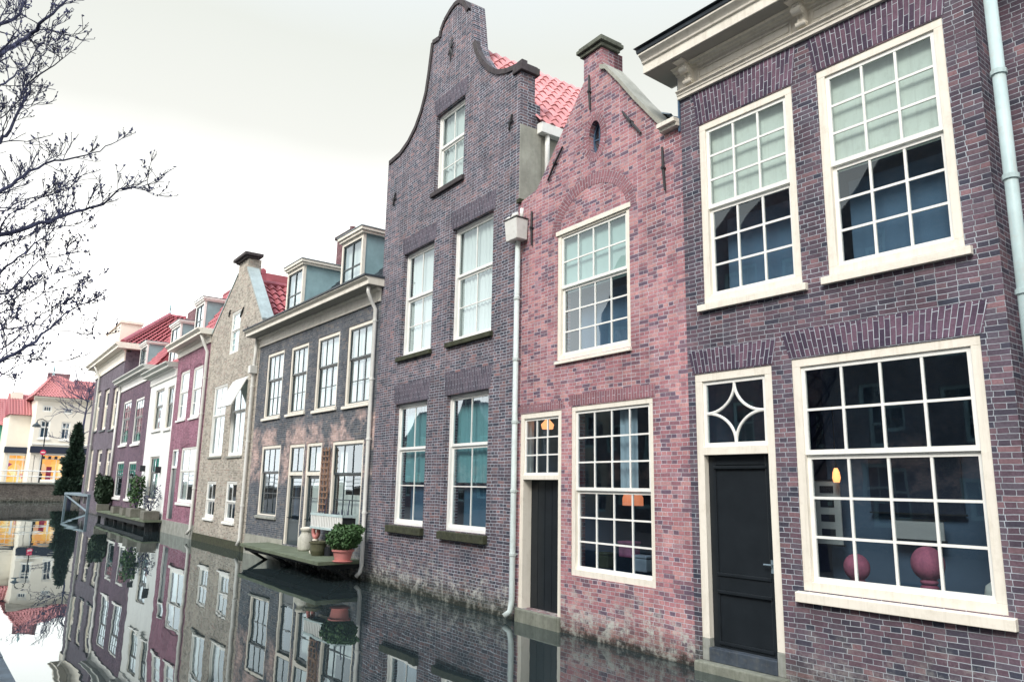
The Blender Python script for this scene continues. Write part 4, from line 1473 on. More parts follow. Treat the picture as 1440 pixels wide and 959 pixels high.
zf = (H.at(251.5, 500)[1]+H.at(299.8, 486)[1])/2
H.wall([(0, BOT), (w2, BOT), (w2, zf+.4), (0, zf+.4)], 'b_pink')
cor = H.profile([(.0, zf), (-.06, zf), (-.06, zf+.22), (-.2, zf+.28), (-.2, zf+.32), (0, zf+.32)], -.02, w2, 'cornice')
H.profile([(.2, zf+.322), (-.5, zf+.322), (-.5, zf+.42), (-.62, zf+.52), (-.62, zf+.58), (.2, zf+.58)], -.25, w2+.1, 'cornice', 'crown_moulding', cor)
zg = zf+.58
mb = MB()
d = Vector((0, math.cos(R(58)), math.sin(R(58))))
ln = 3.4
pantiles(mb, (-.1, .1, zg), (1, 0, 0), d, w2+.15, ln, tw=.3, th=.42, amp=.05, lift=.06)
yt, ztp = .1+ln*d.y, zg+ln*d.z
mb2 = MB().prism([(-.1, .15, zg-.05), (-.1, yt, ztp-.05), (-.1, 8, ztp-.05), (-.1, 8, zg-.05)], [(w2+.04, .15, zg-.05), (w2+.04, yt, ztp-.05), (w2+.04, 8, ztp-.05), (w2+.04, 8, zg-.05)])
rf = mb.build('roof', 'tile_red', H.root)
mb2.build('roof_body', 'tile_dark', rf)
MB().tube([(-.1, yt, ztp), (w2+.05, yt, ztp)], .14, 8).build('ridge_tiles', 'tile_dark', rf)
dormer(H, [(276, 430), (287.5, 424.5), (273, 467), (285, 463)], .25, zg+.05, deep=2.2, mfr='white', cols=2)
mb = MB()
cu0, cu1 = H.at(264, 440, 1.6)[0], H.at(274, 440, 1.6)[0]
ctz = H.at(269, 437, 1.6)[1]
mb.box(cu0, cu1, 1.6, 2.3, zg, ctz)
ch = mb.build('chimney', 'b_chim', H.root)
MB().lathe([(.15, 0), (.16, .1), (.12, .4), (.15, .45)], ((cu0+cu1)/2, 1.95, ctz+.001), 10).build('chimney_pot', 'b_chim', ch)
pu = w2-.12
H.pipe([(pu, -.4, zf+.32), (pu, -.3, zf+.05), (pu, -.09, zf-.4), (pu, -.09, .4), (pu-.08, -.2, .2)], .065, 'pipe_white', [(pu, -.09, zf-1.5), (pu, -.09, zf-3), (pu, -.09, 2)])
H.shell(w2, zf, 8, floors=(.6, 4.2))
MB().box(.0, w2, -.05, -.001, -.6, .55).build('plinth', 'stone', H.root)
# =================================================================== white house
H = House(orig[6], -2, 'white painted house with tall dark-barred windows between two brick houses')
w1 = W[5]
f = dict(mc='cream', ms='dgreen', sw=.06, bar=.03, cas=.06)
for q in ([(218.7, 549.6), (230.8, 546), (215, 605), (226.5, 603)], [(236.5, 544.5), (245.5, 541.5), (231, 603), (240, 601)]):
    H.window(q, set=.05, cols=2, rt=1, rb=2, mid=.4, sill=('white', .08, .12, .08), cur=[('curtain', 0, 1, 0, .4)], **f)
H.window([(210.6, 642.4), (223.5, 641), (206.5, 702), (219, 704)], set=.05, cols=2, rt=1, rb=2, mid=.35, sill=('stone', .05, .1, .06), cur=[('curtain', 0, .6, 0, .5)], **f)
zf = (H.at(213.4, 541.6)[1]+H.at(249.7, 531)[1])/2
H.wall([(0, BOT), (w1, BOT), (w1, zf+.4), (0, zf+.4)], 'whitewall')
cor = H.profile([(.0, zf), (-.06, zf), (-.06, zf+.3), (-.2, zf+.36), (-.2, zf+.4), (0, zf+.4)], -.02, w1-.02, 'white')
H.profile([(.2, zf+.402), (-.45, zf+.402), (-.45, zf+.5), (-.58, zf+.6), (-.58, zf+.66), (.2, zf+.66)], -.15, w1-.0, 'palegrey', 'crown_moulding', cor)
zg = zf+.66
mb = MB()
d = Vector((0, math.cos(R(50)), math.sin(R(50))))
pantiles(mb, (0, .1, zg), (1, 0, 0), d, w1, 4.2, tw=.3, th=.42, amp=.05, lift=.06)
rf = mb.build('roof', 'tile_red', H.root)
MB().prism([(0.01, .15, zg-.05), (0.01, .1+4.2*d.y, zg+4.2*d.z-.05), (0.01, 8, zg-.05)], [(w1-.01, .15, zg-.05), (w1-.01, .1+4.2*d.y, zg+4.2*d.z-.05), (w1-.01, 8, zg-.05)]).build('roof_body', 'tile_dark', rf)
dormer(H, [(240, 463), (253, 456), (238, 511), (250, 508)], .5, zg+.05, deep=2.6, mfr='white', cols=2, mcheek='zinc')
mb = MB()
for (px, py) in ((204, 660), (226, 662)):
    a, z = H.at(px, py)
    mb.box(a-.05, a+.05, -.25, -.0, z-.1, z+.2)
mb.build('wall_bracket', 'iron', H.root)
H.shell(w1, zf, 8, floors=(.6, 4.2))
H1 = H
# =================================================================== brown house
H = House(orig[7], -2, 'brown-purple brick house with white cornice and blue-sided dormer beside the white house')
w0 = W[6]
f = dict(mc='white', ms='dgreen', sw=.06, bar=.04, cas=.10)
for q in ([(174.5, 565), (185, 562.5), (168.5, 625.5), (178.5, 624.7)], [(191.6, 560.5), (203, 558.5), (185, 624), (196.5, 622.5)]):
    H.window(q, set=.02, cols=3, rt=2, rb=3, mid=.4, sill=('white', .04, .14, .08), cur=[('curtain', 0, 1, 0, .4)], **f)
for q in ([(165, 649), (174.5, 648.6), (158.8, 698.7), (169, 699)], [(181, 649), (191.5, 648.6), (175.8, 700.8), (186.5, 701.5)]):
    H.window(q, set=.02, cols=3, rt=2, rb=3, mid=.4, sill=('white', .04, .14, .08), **f)
zf = (H.at(170, 550)[1]+H.at(213, 536)[1])/2
H.wall([(0, BOT), (w0, BOT), (w0, zf+.4), (0, zf+.4)], 'b_brown')
cor = H.profile([(.0, zf), (-.06, zf), (-.06, zf+.36), (-.2, zf+.42), (-.2, zf+.46), (0, zf+.46)], -.02, w0, 'white')
H.profile([(.2, zf+.462), (-.45, zf+.462), (-.45, zf+.56), (-.58, zf+.66), (-.58, zf+.72), (.2, zf+.72)], -.2, w0+.1, 'palegrey', 'crown_moulding', cor)
zg = zf+.72
mb = MB()
d = Vector((0, math.cos(R(52)), math.sin(R(52))))
pantiles(mb, (0, .1, zg), (1, 0, 0), d, w0, 4.4, tw=.3, th=.42, amp=.05, lift=.06)
rf = mb.build('roof', 'tile_red', H.root)
MB().prism([(0.01, .15, zg-.05), (0.01, .1+4.4*d.y, zg+4.4*d.z-.05), (0.01, 8, zg-.05)], [(w0-.01, .15, zg-.05), (w0-.01, .1+4.4*d.y, zg+4.4*d.z-.05), (w0-.01, 8, zg-.05)]).build('roof_body', 'tile_dark', rf)
dormer(H, [(197, 489), (206.5, 485), (196, 520), (204.5, 518)], .5, zg+.02, deep=3.2, mfr='white', cols=2)
# white stepped verge on the neighbour's wall
mb = MB()
for k in range(5):
    mb.box(-.0, .22, .1+k*.75, .86+k*.75, zg, zg+.55+k*.62)
mb.build('stepped_verge', 'white', H.root)
H.pipe([(.05, -.1, zf+.4), (.05, -.1, .6)], .08, 'pipe_white')
H.shell(w0, zf, 8, floors=(.6, 4.2))
H0 = H
# =================================================================== farthest house of the row
H = House(orig[8], -2, 'dusky brick house with cream window bays and hipped red roof, farthest of the row')
wf = W[7]
f = dict(mc='cream', ms='cream', sw=.10, bar=.05, cas=.16)
for q in ([(137, 551), (143, 549.4), (129.5, 607), (135.5, 606)], [(147.5, 547.8), (154.6, 545.6), (140.5, 605), (147.5, 604.3)], [(160, 544.5), (166.8, 542.8), (152.6, 604), (159.6, 603.4)]):
    H.window(q, set=.12, cols=1, rt=1, rb=1, mid=.4, sill=('slate', .1, .12, .08), cur=[('curtain', 0, 1)], gl='glass', **f)
for q in ([(126.5, 632), (131.5, 632), (120.5, 691), (125, 691)], [(136.3, 632), (143.5, 631.7), (130, 690), (137.5, 690)], [(149, 631), (156, 630.5), (142.5, 689), (149.5, 688)]):
    H.window(q, set=.12, cols=1, rt=1, rb=1, mid=.3, cur=[('curtain', 0, 1)], gl='glass', **f)
zf = (H.at(137, 527)[1]+H.at(176, 515)[1])/2
H.wall([(0, BOT), (wf, BOT), (wf, zf+.6), (0, zf+.6)], 'b_far', extra=lambda mb: mb.box(wf-.28, wf-.001, .281, 8, zf-3, zf+.75))
cor = H.profile([(.0, zf), (-.08, zf), (-.08, zf+.6), (-.2, zf+.68), (-.2, zf+.75), (0, zf+.75)], -.02, wf, 'cream')
H.profile([(9, zf+.752), (-.6, zf+.752), (-.6, zf+.9), (-.75, zf+1.0), (-.75, zf+1.12), (9, zf+1.12)], -.5, wf+.5, 'cream', 'crown_moulding', cor)
zg = zf+1.12
# hipped roof
rt_ = H.at(215, 450, 4.5)
apz = H.at(235, 449, 5)[1]
mb = MB()
A = [Vector((-.3, -.3, zg)), Vector((wf+.3, -.3, zg)), Vector((wf+.3, 9, zg)), Vector((-.3, 9, zg))]
hgt = max(3.2, apz-zg)
tl, tr_ = H.at(196.6, 457.5, 4.0), H.at(238, 449, 4.0)
hgt = (tl[1]+tr_[1])/2-zg-.5
T = [Vector((tl[0], 4.0, zg+hgt)), Vector((min(tr_[0], wf-.2), 4.0, zg+hgt)), Vector((min(tr_[0], wf-.2), 5.2, zg+hgt)), Vector((tl[0], 5.2, zg+hgt))]
mb.prism(A, T)
rf = mb.build('roof', 'tile_dark', H.root)


def slope(a, b2, c, d_, mat='tile_red'):
    """rows of pantiles on a trapezoid a-b (bottom) c-d (top)"""
    mb = MB()
    L_ = ((c+d_)/2-(a+b2)/2).length
    n_ = int(L_/.42)
    nrm = (b2-a).cross(d_-a).normalized()
    if nrm.z < 0: nrm = -nrm
    for r_ in range(n_):
        f0, f1 = r_/n_, (r_+1)/n_
        p, q = a.lerp(d_, f0), b2.lerp(c, f0)
        up_ = (a.lerp(d_, f1)+b2.lerp(c, f1)-p-q)/2
        w_ = (q-p).length
        if w_ < .4: continue
        pantiles(mb, p+nrm*.03, q-p, up_, w_, up_.length, tw=.3, th=.42, amp=.05, lift=.07)
    return mb


slope(A[0], A[1], T[1], T[0]).build('pantiles', 'tile_red', rf)
slope(A[1], A[2], T[2], T[1]).build('pantiles', 'tile_red', rf)
mb = MB()
mb.tube([A[1]+Vector((0, 0, .05)), T[1]+Vector((0, 0, .08))], .17, 8)
mb.tube([A[0]+Vector((0, 0, .05)), T[0]+Vector((0, 0, .08))], .17, 8)
mb.tube([T[0], T[1]], .17, 8)
mb.tube([T[1], T[2]], .17, 8)
mb.build('ridge_tiles', 'tile_dark', rf)
MB().lathe([(.12, 0), (.05, .3), (.1, .5), (.02, .9)], tuple(T[1]+Vector((0, 0, .1))), 8).build('finial', 'zinc', rf)
# chimney block
cu0, cu1 = H.at(153, 480, .7)[0], H.at(172, 478, .7)[0]
ctz = H.at(165, 463, .7)[1]
mb = MB()
mb.box(cu0, cu1, .5, 1.9, zg-.1, ctz)
ch = mb.build('chimney', 'shopwall', H.root)
MB().box(cu0-.1, cu1+.1, .4, 2.0, ctz, ctz+.2).build('chimney_cap', 'cream', ch)
pu = H.at(143, 525)[0]
H.pipe([(pu, -.5, zf+.75), (pu, -.3, zf+.3), (pu, -.12, zf), (pu, -.12, .6)], .08, 'pipe_white', [(pu, -.12, zf-2), (pu, -.12, zf-5)])
H.shell(wf, zf, 8, floors=(.9, 4.6))
HF = H

# =================================================================== setting: water, bed, quay, bridge, street
mb = MB()
mb.face([(-140, -30, 0), (60, -30, 0), (60, 40, 0), (-140, 40, 0)])
struct(mb.build('water', 'water'))
mb = MB()
mb.face([(-2500, -2500, -1.25), (2500, -2500, -1.25), (2500, 2500, -1.25), (-2500, 2500, -1.25)])
struct(mb.build('ground', 'mud'))
BX = -92.0
mb = MB()
mb.box(BX, 40, -30, .55, -1.2, .45)
struct(mb.build('quay', 'paving'))
mb = MB()
x = -60
while x < 30:
    mb.box(x, x+1.19, .551, 1.02+.0, -1.0, .455+random.uniform(0, .01))
    x += 1.2
struct(mb.build('quay_edge', 'quay'))
mb = MB()
mb.box(-420, BX-.6, -120, 160, .2, 1.5)
struct(mb.build('street', 'paving'))
# land behind the row of houses
mb = MB()
mb.box(-90, 40, 17, 160, -1, .5)
struct(mb.build('back_yards', 'paving'))
nX = Vector((1, 0, 0))


def atX(px, py, X):
    return on_plane(px, py, (X, 0, 0), nX)


zb0 = atX(40, 678, BX).z
zb0 = max(1.6, zb0)
yb1 = atX(90, 690, BX).y
br = empty('canal_bridge', (BX, 6, 0), 0, 'low brick bridge wall across the end of the canal under white railing', 'bridge')
yl, yr_ = -30-6, yb1+1.5-6
mb = MB()
mb.box(-.6, 0, yl, yr_, -1.2, zb0-.15)
mb.build('bridge_wall', 'b_bridge', br)
MB().box(-.7, .12, yl, yr_, zb0-.15, zb0).build('coping', 'stone', br)
rl = empty('bridge_railing', (BX-.3, 6, zb0), 0, 'white painted railing along the top of the brick bridge', 'railing')
y = yl+.5
hr = 1.15
mb = MB()
while y < yr_-.3:
    MB().box(-.09, .09, y-.09, y+.09, 0, hr+.12).build('post', 'white', rl)
    y += 3.2
mb.tube([(0, yl, hr), (0, yr_-.2, hr)], .06, 8)
mb.tube([(0, yl, hr*.52), (0, yr_-.2, hr*.52)], .05, 8)
mb.build('rail', 'white', rl)

# =================================================================== corner shop beyond the bridge
SX = BX-9
pL = atX(42.6, 640, SX)
pR = atX(112, 640, SX)
H = House((SX, pL.y), 90, 'cream corner shop with red hipped roof and glowing windows beyond the bridge', 'corner_shop', 'shop')
ws = pR.y-pL.y+3
g = lambda x, y: (x/5.05, 510+y/5.05)
f = dict(mc='white', ms='white', sw=.08, bar=.06, cas=.1)
for q in ([g(288, 405), g(362, 412), g(272, 535), g(346, 542)], [g(438, 418), g(505, 425), g(424, 545), g(490, 552)]):
    H.window(q, set=.05, cols=2, rt=1, rb=1, mid=.34, sill=('white', .1, .15, .1), cur=[('bluetone', 0, 1)], **f)
for q in ([g(304, 300), g(372, 308), g(304, 345), g(370, 352)], [g(455, 318), g(517, 325), g(452, 360), g(515, 366)]):
    H.window(q, set=.05, cols=3, rt=1, rb=0, mid=1, cur=[('bluetone', 0, 1)], **f)
zfs0, zfs1 = H.at(*g(300, 640))[1], H.at(*g(300, 603))[1]
zbase = 1.5
# shop windows
uA, _ = H.at(*g(280, 700))
uB, _ = H.at(*g(505, 700))
uD0, _ = H.at(*g(150, 700))
uD1, _ = H.at(*g(262, 700))
uD0 = max(uD0, .5)
zsw0 = zbase+.55
ztp = zfs0-.05
for (a, b_, z0_, z1_) in ((uA, ws-.6, zsw0, ztp),):
    wn, rr, ii = H.window(None, rect=(a, b_, z0_, z1_), set=.05, cols=4, rt=1, rb=1, mid=.14, cas=.15, sw=.05, bar=.04, mc='white', ms='white')
    MB().face([(rr[0], 1.3, rr[2]), (rr[1], 1.3, rr[2]), (rr[1], 1.3, rr[3]), (rr[0], 1.3, rr[3])]).build('lit_display', 'display', wn)
wn, rr, ii = H.window(None, rect=(.4, uA-.5, zbase+.05, ztp), set=.05, cols=2, rt=1, rb=1, mid=.2, cas=.18, sw=.1, bar=.05, mc='white', ms='white', name='shop_door')
MB().face([(rr[0], 1.3, rr[2]), (rr[1], 1.3, rr[2]), (rr[1], 1.3, rr[3]), (rr[0], 1.3, rr[3])]).build('lit_display', 'display', wn)
zE = H.at(*g(215, 245))[1]
H.wall([(0, zbase-.3), (ws, zbase-.3), (ws, zE), (0, zE)], 'shopwall')
MB().box(-.12, ws, -.35, -.001, zfs0, zfs1+.15).build('fascia', 'navy', H.root)
H.profile([(0, zE-.3), (-.1, zE-.3), (-.3, zE-.02), (-.45, zE), (-.45, zE+.18), (0, zE+.18)], -.4, ws+.3, 'cream')
dp = 13
MB().box(.01, .3, .281, dp, zbase, zE).build('side_wall', 'shopwall', H.root)
A = [Vector((-.5, -.5, zE+.18)), Vector((ws+.4, -.5, zE+.18)), Vector((ws+.4, dp, zE+.18)), Vector((-.5, dp, zE+.18))]
ap = H.at(*g(405, 100), 5)
au_ = H.at(79, 530, 4.5)[0]
T = [Vector((au_-.3, 4.5, ap[1])), Vector((au_+.3, 4.5, ap[1])), Vector((au_+.3, 8, ap[1])), Vector((au_-.3, 8, ap[1]))]
rf = MB().prism(A, T).build('roof', 'tile_dark', H.root)
slope(A[0], A[1], T[1], T[0]).build('pantiles', 'tile_pink', rf)
slope(A[3], A[0], T[0], T[3]).build('pantiles', 'tile_pink', rf)
MB().lathe([(.15, 0), (.08, .5), (.14, .8), (.03, 1.3)], tuple(T[0]), 8).build('finial', 'zinc', rf)
ch = MB().box(ws*.2, ws*.5, 8, 9, zE+1, ap[1]+.8).build('chimney', 'b_chim', rf)
mb = MB()
for k in range(3):
    mb.lathe([(.18, 0), (.15, .5)], (ws*.25+k*.8, 8.5, ap[1]+.8), 8)
mb = MB()
x = uA+.2
while x < ws-1:
    mb.box(x, x+.28, -.06, .045, ztp-.62, ztp-.30)
    x += .62
mb.build('fascia_squares', 'navy', H.root)
for k, (x, z_, w__, h__) in enumerate(((uA+.9, 1.0, .5, 1.2), (uA+2.6, .9, .7, .7), (uA+4.3, 1.4, .4, 1.5), (uD0+.6, .9, .4, .5))):
    MB().box(x, x+w__, .9, 1.1, zbase+z_-.3, zbase+z_+h__).build('display_goods', ('redsign', 'pinkplush', 'wood', 'navy')[k], H.root)
MB().box(-.05, ws, -.08, -.001, zfs1+.35, zfs1+.5).build('string_course', 'white', H.root)
# low wing on the left with its own lit window
p2 = atX(6, 640, SX-4)
p3 = atX(41, 640, SX-4)
H2_ = House((SX-4, p2.y), 90, 'low cream wing with red roof at the left of the corner shop', 'shop_wing', 'building')
w_ = p3.y-p2.y+.6
zE2 = H2_.at(20, 583)[1]
zA2 = H2_.at(36, 560, 3)[1]
wn, rr, ii = H2_.window(None, rect=(.3, w_-.2, zbase+.1, zfs0-.05), set=.05, cols=3, rt=1, rb=1, mid=.15, cas=.15, sw=.08, bar=.05, mc='white', ms='white')
MB().face([(rr[0], 1.1, rr[2]), (rr[1], 1.1, rr[2]), (rr[1], 1.1, rr[3]), (rr[0], 1.1, rr[3])]).build('lit_display', 'display', wn)
H2_.wall([(0, zbase-.3), (w_, zbase-.3), (w_, zE2), (0, zE2)], 'shopwall')
MB().box(-.1, w_, -.3, -.001, zfs0, zfs1+.1).build('fascia', 'navy', H2_.root)
MB().box(.01, .3, .281, 8, zbase, zE2).build('side_wall', 'shopwall', H2_.root)
A = [Vector((-.2, -.4, zE2)), Vector((w_, -.4, zE2)), Vector((w_, 4, zE2)), Vector((-.2, 4, zE2))]
T = [Vector((-.2, 3.5, zA2+.5)), Vector((w_, 3.5, zA2+.5)), Vector((w_, 3.6, zA2+.5)), Vector((-.2, 3.6, zA2+.5))]
rf = MB().prism(A, T).build('roof', 'tile_dark', H2_.root)
slope(A[0], A[1], T[1], T[0]).build('pantiles', 'tile_pink', rf)
a_, b_ = H2_.at(13, 570, 3)[0], H2_.at(30, 570, 3)[0]
MB().box(a_, b_, 2.4, 3.4, zE2+.2, H2_.at(25, 552, 3)[1]).build('chimney', 'shopwall', rf)
# roof block behind, right of the shop
SX2 = SX-16
p2, p3 = atX(95, 570, SX2), atX(150, 570, SX2)
H3_ = House((SX2, p2.y), 90, 'pale house with broad red roof between the corner shop and dark tree', 'back_house', 'house')
w_ = p3.y-p2.y
zE3 = H3_.at(115, 567)[1]
zA3 = H3_.at(118, 536, 4)[1]
H3_.window([(109, 575), (116, 576), (109, 597), (116, 598)], set=.05, cols=2, rt=1, rb=1, cas=.1, cur=[('bluetone', 0, 1)])
H3_.wall([(0, 1.2), (w_, 1.2), (w_, zE3), (0, zE3)], 'shopwall')
A = [Vector((-.3, -.4, zE3)), Vector((w_, -.4, zE3)), Vector((w_, 8, zE3)), Vector((-.3, 8, zE3))]
T = [Vector((1, 4, zA3)), Vector((w_, 4, zA3)), Vector((w_, 4.2, zA3)), Vector((1, 4.2, zA3))]
rf = MB().prism(A, T).build('roof', 'tile_dark', H3_.root)
slope(A[0], A[1], T[1], T[0]).build('pantiles', 'tile_pink', rf)
# building at the left edge
SX3 = SX-12
p2, p3 = atX(-160, 600, SX3), atX(11, 600, SX3)
H4_ = House((SX3, p2.y), 90, 'red roofed house with green front at the left edge', 'back_house', 'house')
w_ = p3.y-p2.y
zE4 = H4_.at(2, 598)[1]
zA4 = H4_.at(2, 560, 4)[1]
H4_.window([(0, 640), (6, 640), (0, 660), (6, 660)], set=.05, cols=2, rt=1, rb=1, cas=.1)
H4_.wall([(0, 1.2), (w_, 1.2), (w_, zE4), (0, zE4)], 'greendoor')
A = [Vector((-.3, -.4, zE4)), Vector((w_, -.4, zE4)), Vector((w_, 8, zE4)), Vector((-.3, 8, zE4))]
T = [Vector((1, 4, zA4)), Vector((w_, 4, zA4)), Vector((w_, 4.2, zA4)), Vector((1, 4.2, zA4))]
rf = MB().prism(A, T).build('roof', 'tile_dark', H4_.root)
slope(A[0], A[1], T[1], T[0]).build('pantiles', 'tile_pink', rf)

# street lamp and no-entry sign on the bridge
P = atX(55, 674, BX-1.5)
zt_ = atX(62, 597, BX-1.5).z
t = empty('street_lamp', (P.x, P.y, 1.5), R(90), 'dark street lamp with bell shade on a curved arm beyond the bridge', 'street lamp')
h_ = zt_-1.5
MB().tube([(0, 0, 0), (0, 0, h_*.3), (0, 0, h_)], [.09, .07, .05], 8).build('post', 'iron', t)
arm = MB().tube([(0, 0, h_), (-.1, 0, h_+.4), (-.45, 0, h_+.6), (-.85, 0, h_+.45), (-.9, 0, h_+.1)], .04, 6).build('arm', 'iron', t)
MB().lathe([(.42, -.35), (.36, -.1), (.12, .05), (.06, .2)], (-.9, 0, h_+.05), 12).build('lamp_shade', 'dgreen', t)
zs_ = atX(60, 636, BX-1.5).z
t2 = empty('road_sign', (P.x+.14, P.y, zs_), R(90), 'round red sign with a white bar fixed to the street lamp', 'sign')
mb = MB()
n = 20
rr_ = .27
mb.prism([(rr_*math.cos(2*PI*k/n), -.02, rr_*math.sin(2*PI*k/n)) for k in range(n)], [(rr_*math.cos(2*PI*k/n), .02, rr_*math.sin(2*PI*k/n)) for k in range(n)])
mb.build('sign_plate', 'redsign', t2)
MB().box(-.19, .19, -.03, -.021, -.05, .05).build('white_bar', 'white', t2)

# =================================================================== jetty, decks and plants
jz = 1.28
ja, jb = on_z(90.7, 692, jz), on_z(123.5, 695, jz)
jd = (jb-ja)
jl_ = jd.length
jt = empty('steel_jetty', (ja.x, ja.y, 0), math.atan2(jd.y, jd.x), 'grey-blue steel landing frame at the foot of the farthest house', 'jetty')
MB().box(0, jl_, 0, 2.4, jz-.16, jz).build('platform', 'bluesteel', jt)
for x in (.1, jl_-.1):
    for y in (.1, 2.3):
        MB().box(x-.08, x+.08, y-.08, y+.08, -1, jz-.161).build('leg', 'bluesteel', jt)
MB().tube([(.1, .1, jz-.2), (jl_-.1, .1, .1)], .07, 6).build('brace', 'bluesteel', jt)
MB().tube([(jl_-.1, .1, jz-.2), (jl_-.1, 2.3, .15)], .07, 6).build('brace', 'bluesteel', jt)

# long deck in front of the brown and white houses
dku = H0.at(227.5, 735, -.05)[0]
dy = min((abs(H0.at(203, 732, -k*.05)[0]-dku), k*.05) for k in range(2, 60))[1]
dk0 = H0.at(135, 719.6, -dy)[0]
dk1 = dku
dz = H0.at(203, 732, -dy)[1]
dz = max(.3, min(dz, 1.0))
t = empty('timber_deck', H0.world(dk0, 0, 0), H0.t, 'long pale deck over the water in front of brown and white houses', 'deck')
L_ = dk1-dk0
MB().box(0, L_, -dy, -.06, dz-.08, dz).build('deck_boards', 'greydeck', t)
for k in range(6):
    x = .2+(L_-.4)*k/5
    MB().box(x-.08, x+.08, -dy+.1, -dy+.26, -1, dz-.081).build('post', 'darkunder', t)
MB().box(.1, L_-.1, -dy+.04, -dy+.099, dz-.28, dz-.081).build('edge_beam', 'darkunder', t)
MB().box(.3, L_-.3, -.35, -.1, -.5, dz-.081).build('shade_beam', 'darkunder', t)  # dark fill put in for the shade below the deck boards

# landing in front of the grey house
du0, du1 = H4.at(378, 778, -.0)[0], w4-.25
lz = .48
t = empty('mossy_landing', H4.world(du0, 0, 0), H4.t, 'green mossy plank landing below the doors of the grey house', 'landing')
L_ = du1-du0
MB().prism([(0, -.02, lz-.09), (0, -.9, lz-.09), (0, -.9, lz), (0, -.02, lz)], [(L_, -.02, lz-.09), (L_, -1.15, lz-.09), (L_, -1.15, lz), (L_, -.02, lz)]).build('planks', 'greydeck', t, bevel=.01)
for k in range(4):
    x = .3+(L_-.6)*k/3
    MB().tube([(x, -.03, -.1), (x, -.85, lz-.1)], .045, 6).build('bracket', 'darkunder', t)
MB().box(.15, L_-.1, -.8, -.04, lz-.2, lz-.092).build('underframe', 'darkunder', t)


def pxw(P, n):
    return n/FPX*(Vector(P)-CAM).dot(Fw)


def stand(H, px, py, y, z):
    """world point on the landing level"""
    u, _ = H.at(px, py, y)
    return H.world(u, y, z)


def shrub(P, label, rx, rz, potmat, pr, ph, n, size, mat='leaf', pot=True, saucer=True, name='potted_shrub', square=False):
    t = empty(name, P, random.uniform(-.2, .2), label, 'plant')
    if square:
        MB().box(-pr*1.6, pr*1.6, -pr*.8, pr*.8, 0, ph).build('planter', potmat, t, bevel=.02)
    else:
        MB().lathe([(pr*.72, .02), (pr*.95, ph*.85), (pr*1.08, ph*.86), (pr*1.08, ph), (pr*.95, ph), (pr*.9, ph*.9)], (0, 0, 0), 24).build('pot', potmat, t, smooth=False)
        if saucer:
            MB().lathe([(pr*.8, .0), (pr*1.0, .04), (pr*.95, .045)], (0, 0, 0), 24).build('saucer', potmat, t)
    mb = MB()
    for k in range(7):
        a = k*.9
        mb.tube([(0, 0, ph*.85), (rx*.3*math.cos(a), rx*.3*math.sin(a), ph+rz*.5), (rx*.7*math.cos(a), rx*.7*math.sin(a), ph+rz*1.2)], [.02, .014, .006], 5)
    mb.build('stems', 'bark', t)
    mb = MB()
    leaves(mb, (0, 0, ph+rz*.88), (rx, rx, rz), n, size, .2)
    for k in range(9):
        a = random.uniform(0, 2*PI)
        leaves(mb, (rx*random.uniform(.45, .85)*math.cos(a), rx*random.uniform(.45, .85)*math.sin(a), ph+rz*random.uniform(.55, 1.75)), (rx*.38, rx*.38, rz*.34), n//16, size, .2)
    mb.build('foliage', mat, t)
    return t


# px sizes on the landing
u_a, z_a = H4.at(465, 798, -.75)
P = H4.world(H4.at(481, 797, -.72)[0], -.72, lz)
hpx = H4.at(481, 742, -.72)[1]-H4.at(481, 771, -.72)[1]
pw = pxw(P, 29)/2
ph = H4.at(481, 772, -.72)[1]-lz
fr_top = H4.at(480, 741, -.72)[1]-lz
frw = pxw(P, 50)/2
shrub(P, 'round green shrub in a pink terracotta pot on the mossy landing', frw, (fr_top-ph)*.55, 'pinkpot', pw, max(.3, ph), 2600, .085)
P = H4.world(H4.at(446, 788, -.5)[0], -.5, lz)
t = empty('flower_pot', P, 0, 'olive glazed empty pot left of the pink terracotta pot', 'pot')
MB().lathe([(.15, .0), (.2, .12), (.21, .3), (.235, .31), (.235, .35), (.19, .35), (.17, .2)], (0, 0, 0), 22).build('pot', 'olivepot', t)
MB().lathe([(.185, .28), (.02, .3)], (0, 0, 0), 18).build('soil', 'mud', t)
P = H4.world(H4.at(443, 768, -.28)[0], -.28, lz)
t = empty('garden_ornament', P, 0, 'pale ring-shaped ceramic ornament standing behind the olive pot', 'ornament')
mb = MB()
zr = .55
mb.tube([(.15*math.cos(2*PI*k/20), .0, zr+.15*math.sin(2*PI*k/20)) for k in range(21)], .055, 8)
mb.build('ring', 'pinkpot', t, smooth=True)
MB().lathe([(.14, 0), (.15, .05), (.09, .1), (.08, .36)], (0, 0, 0), 14).build('foot', 'cream', t)
P = H4.world(H4.at(429, 774, -.22)[0], -.22, lz)
t = empty('milk_churn', P, 0, 'tall white jar standing by the right-hand green door', 'jar')
MB().lathe([(.19, 0), (.21, .05), (.21, .34), (.13, .46), (.13, .52), (.16, .54), (.16, .57)], (0, 0, 0), 20).build('body', 'stonew', t, smooth=True)
MB().lathe([(.165, .571), (.165, .6), (.05, .63)], (0, 0, 0), 18).build('lid', 'cream', t)
P = H4.world(H4.at(461, 788, -.3)[0], -.3, lz)
t = empty('watering_can', P, .4, 'small dark can between the olive and pink pots', 'watering can')
MB().lathe([(.1, 0), (.11, .2), (.07, .22)], (0, 0, 0), 14).build('body', 'iron', t)
MB().tube([(.1, 0, .05), (.22, 0, .18), (.26, 0, .26)], .018, 6).build('spout', 'iron', t)
MB().tube([(-.1, 0, .05), (-.2, 0, .12), (-.17, 0, .22), (-.05, 0, .22)], .012, 6).build('handle', 'iron', t)
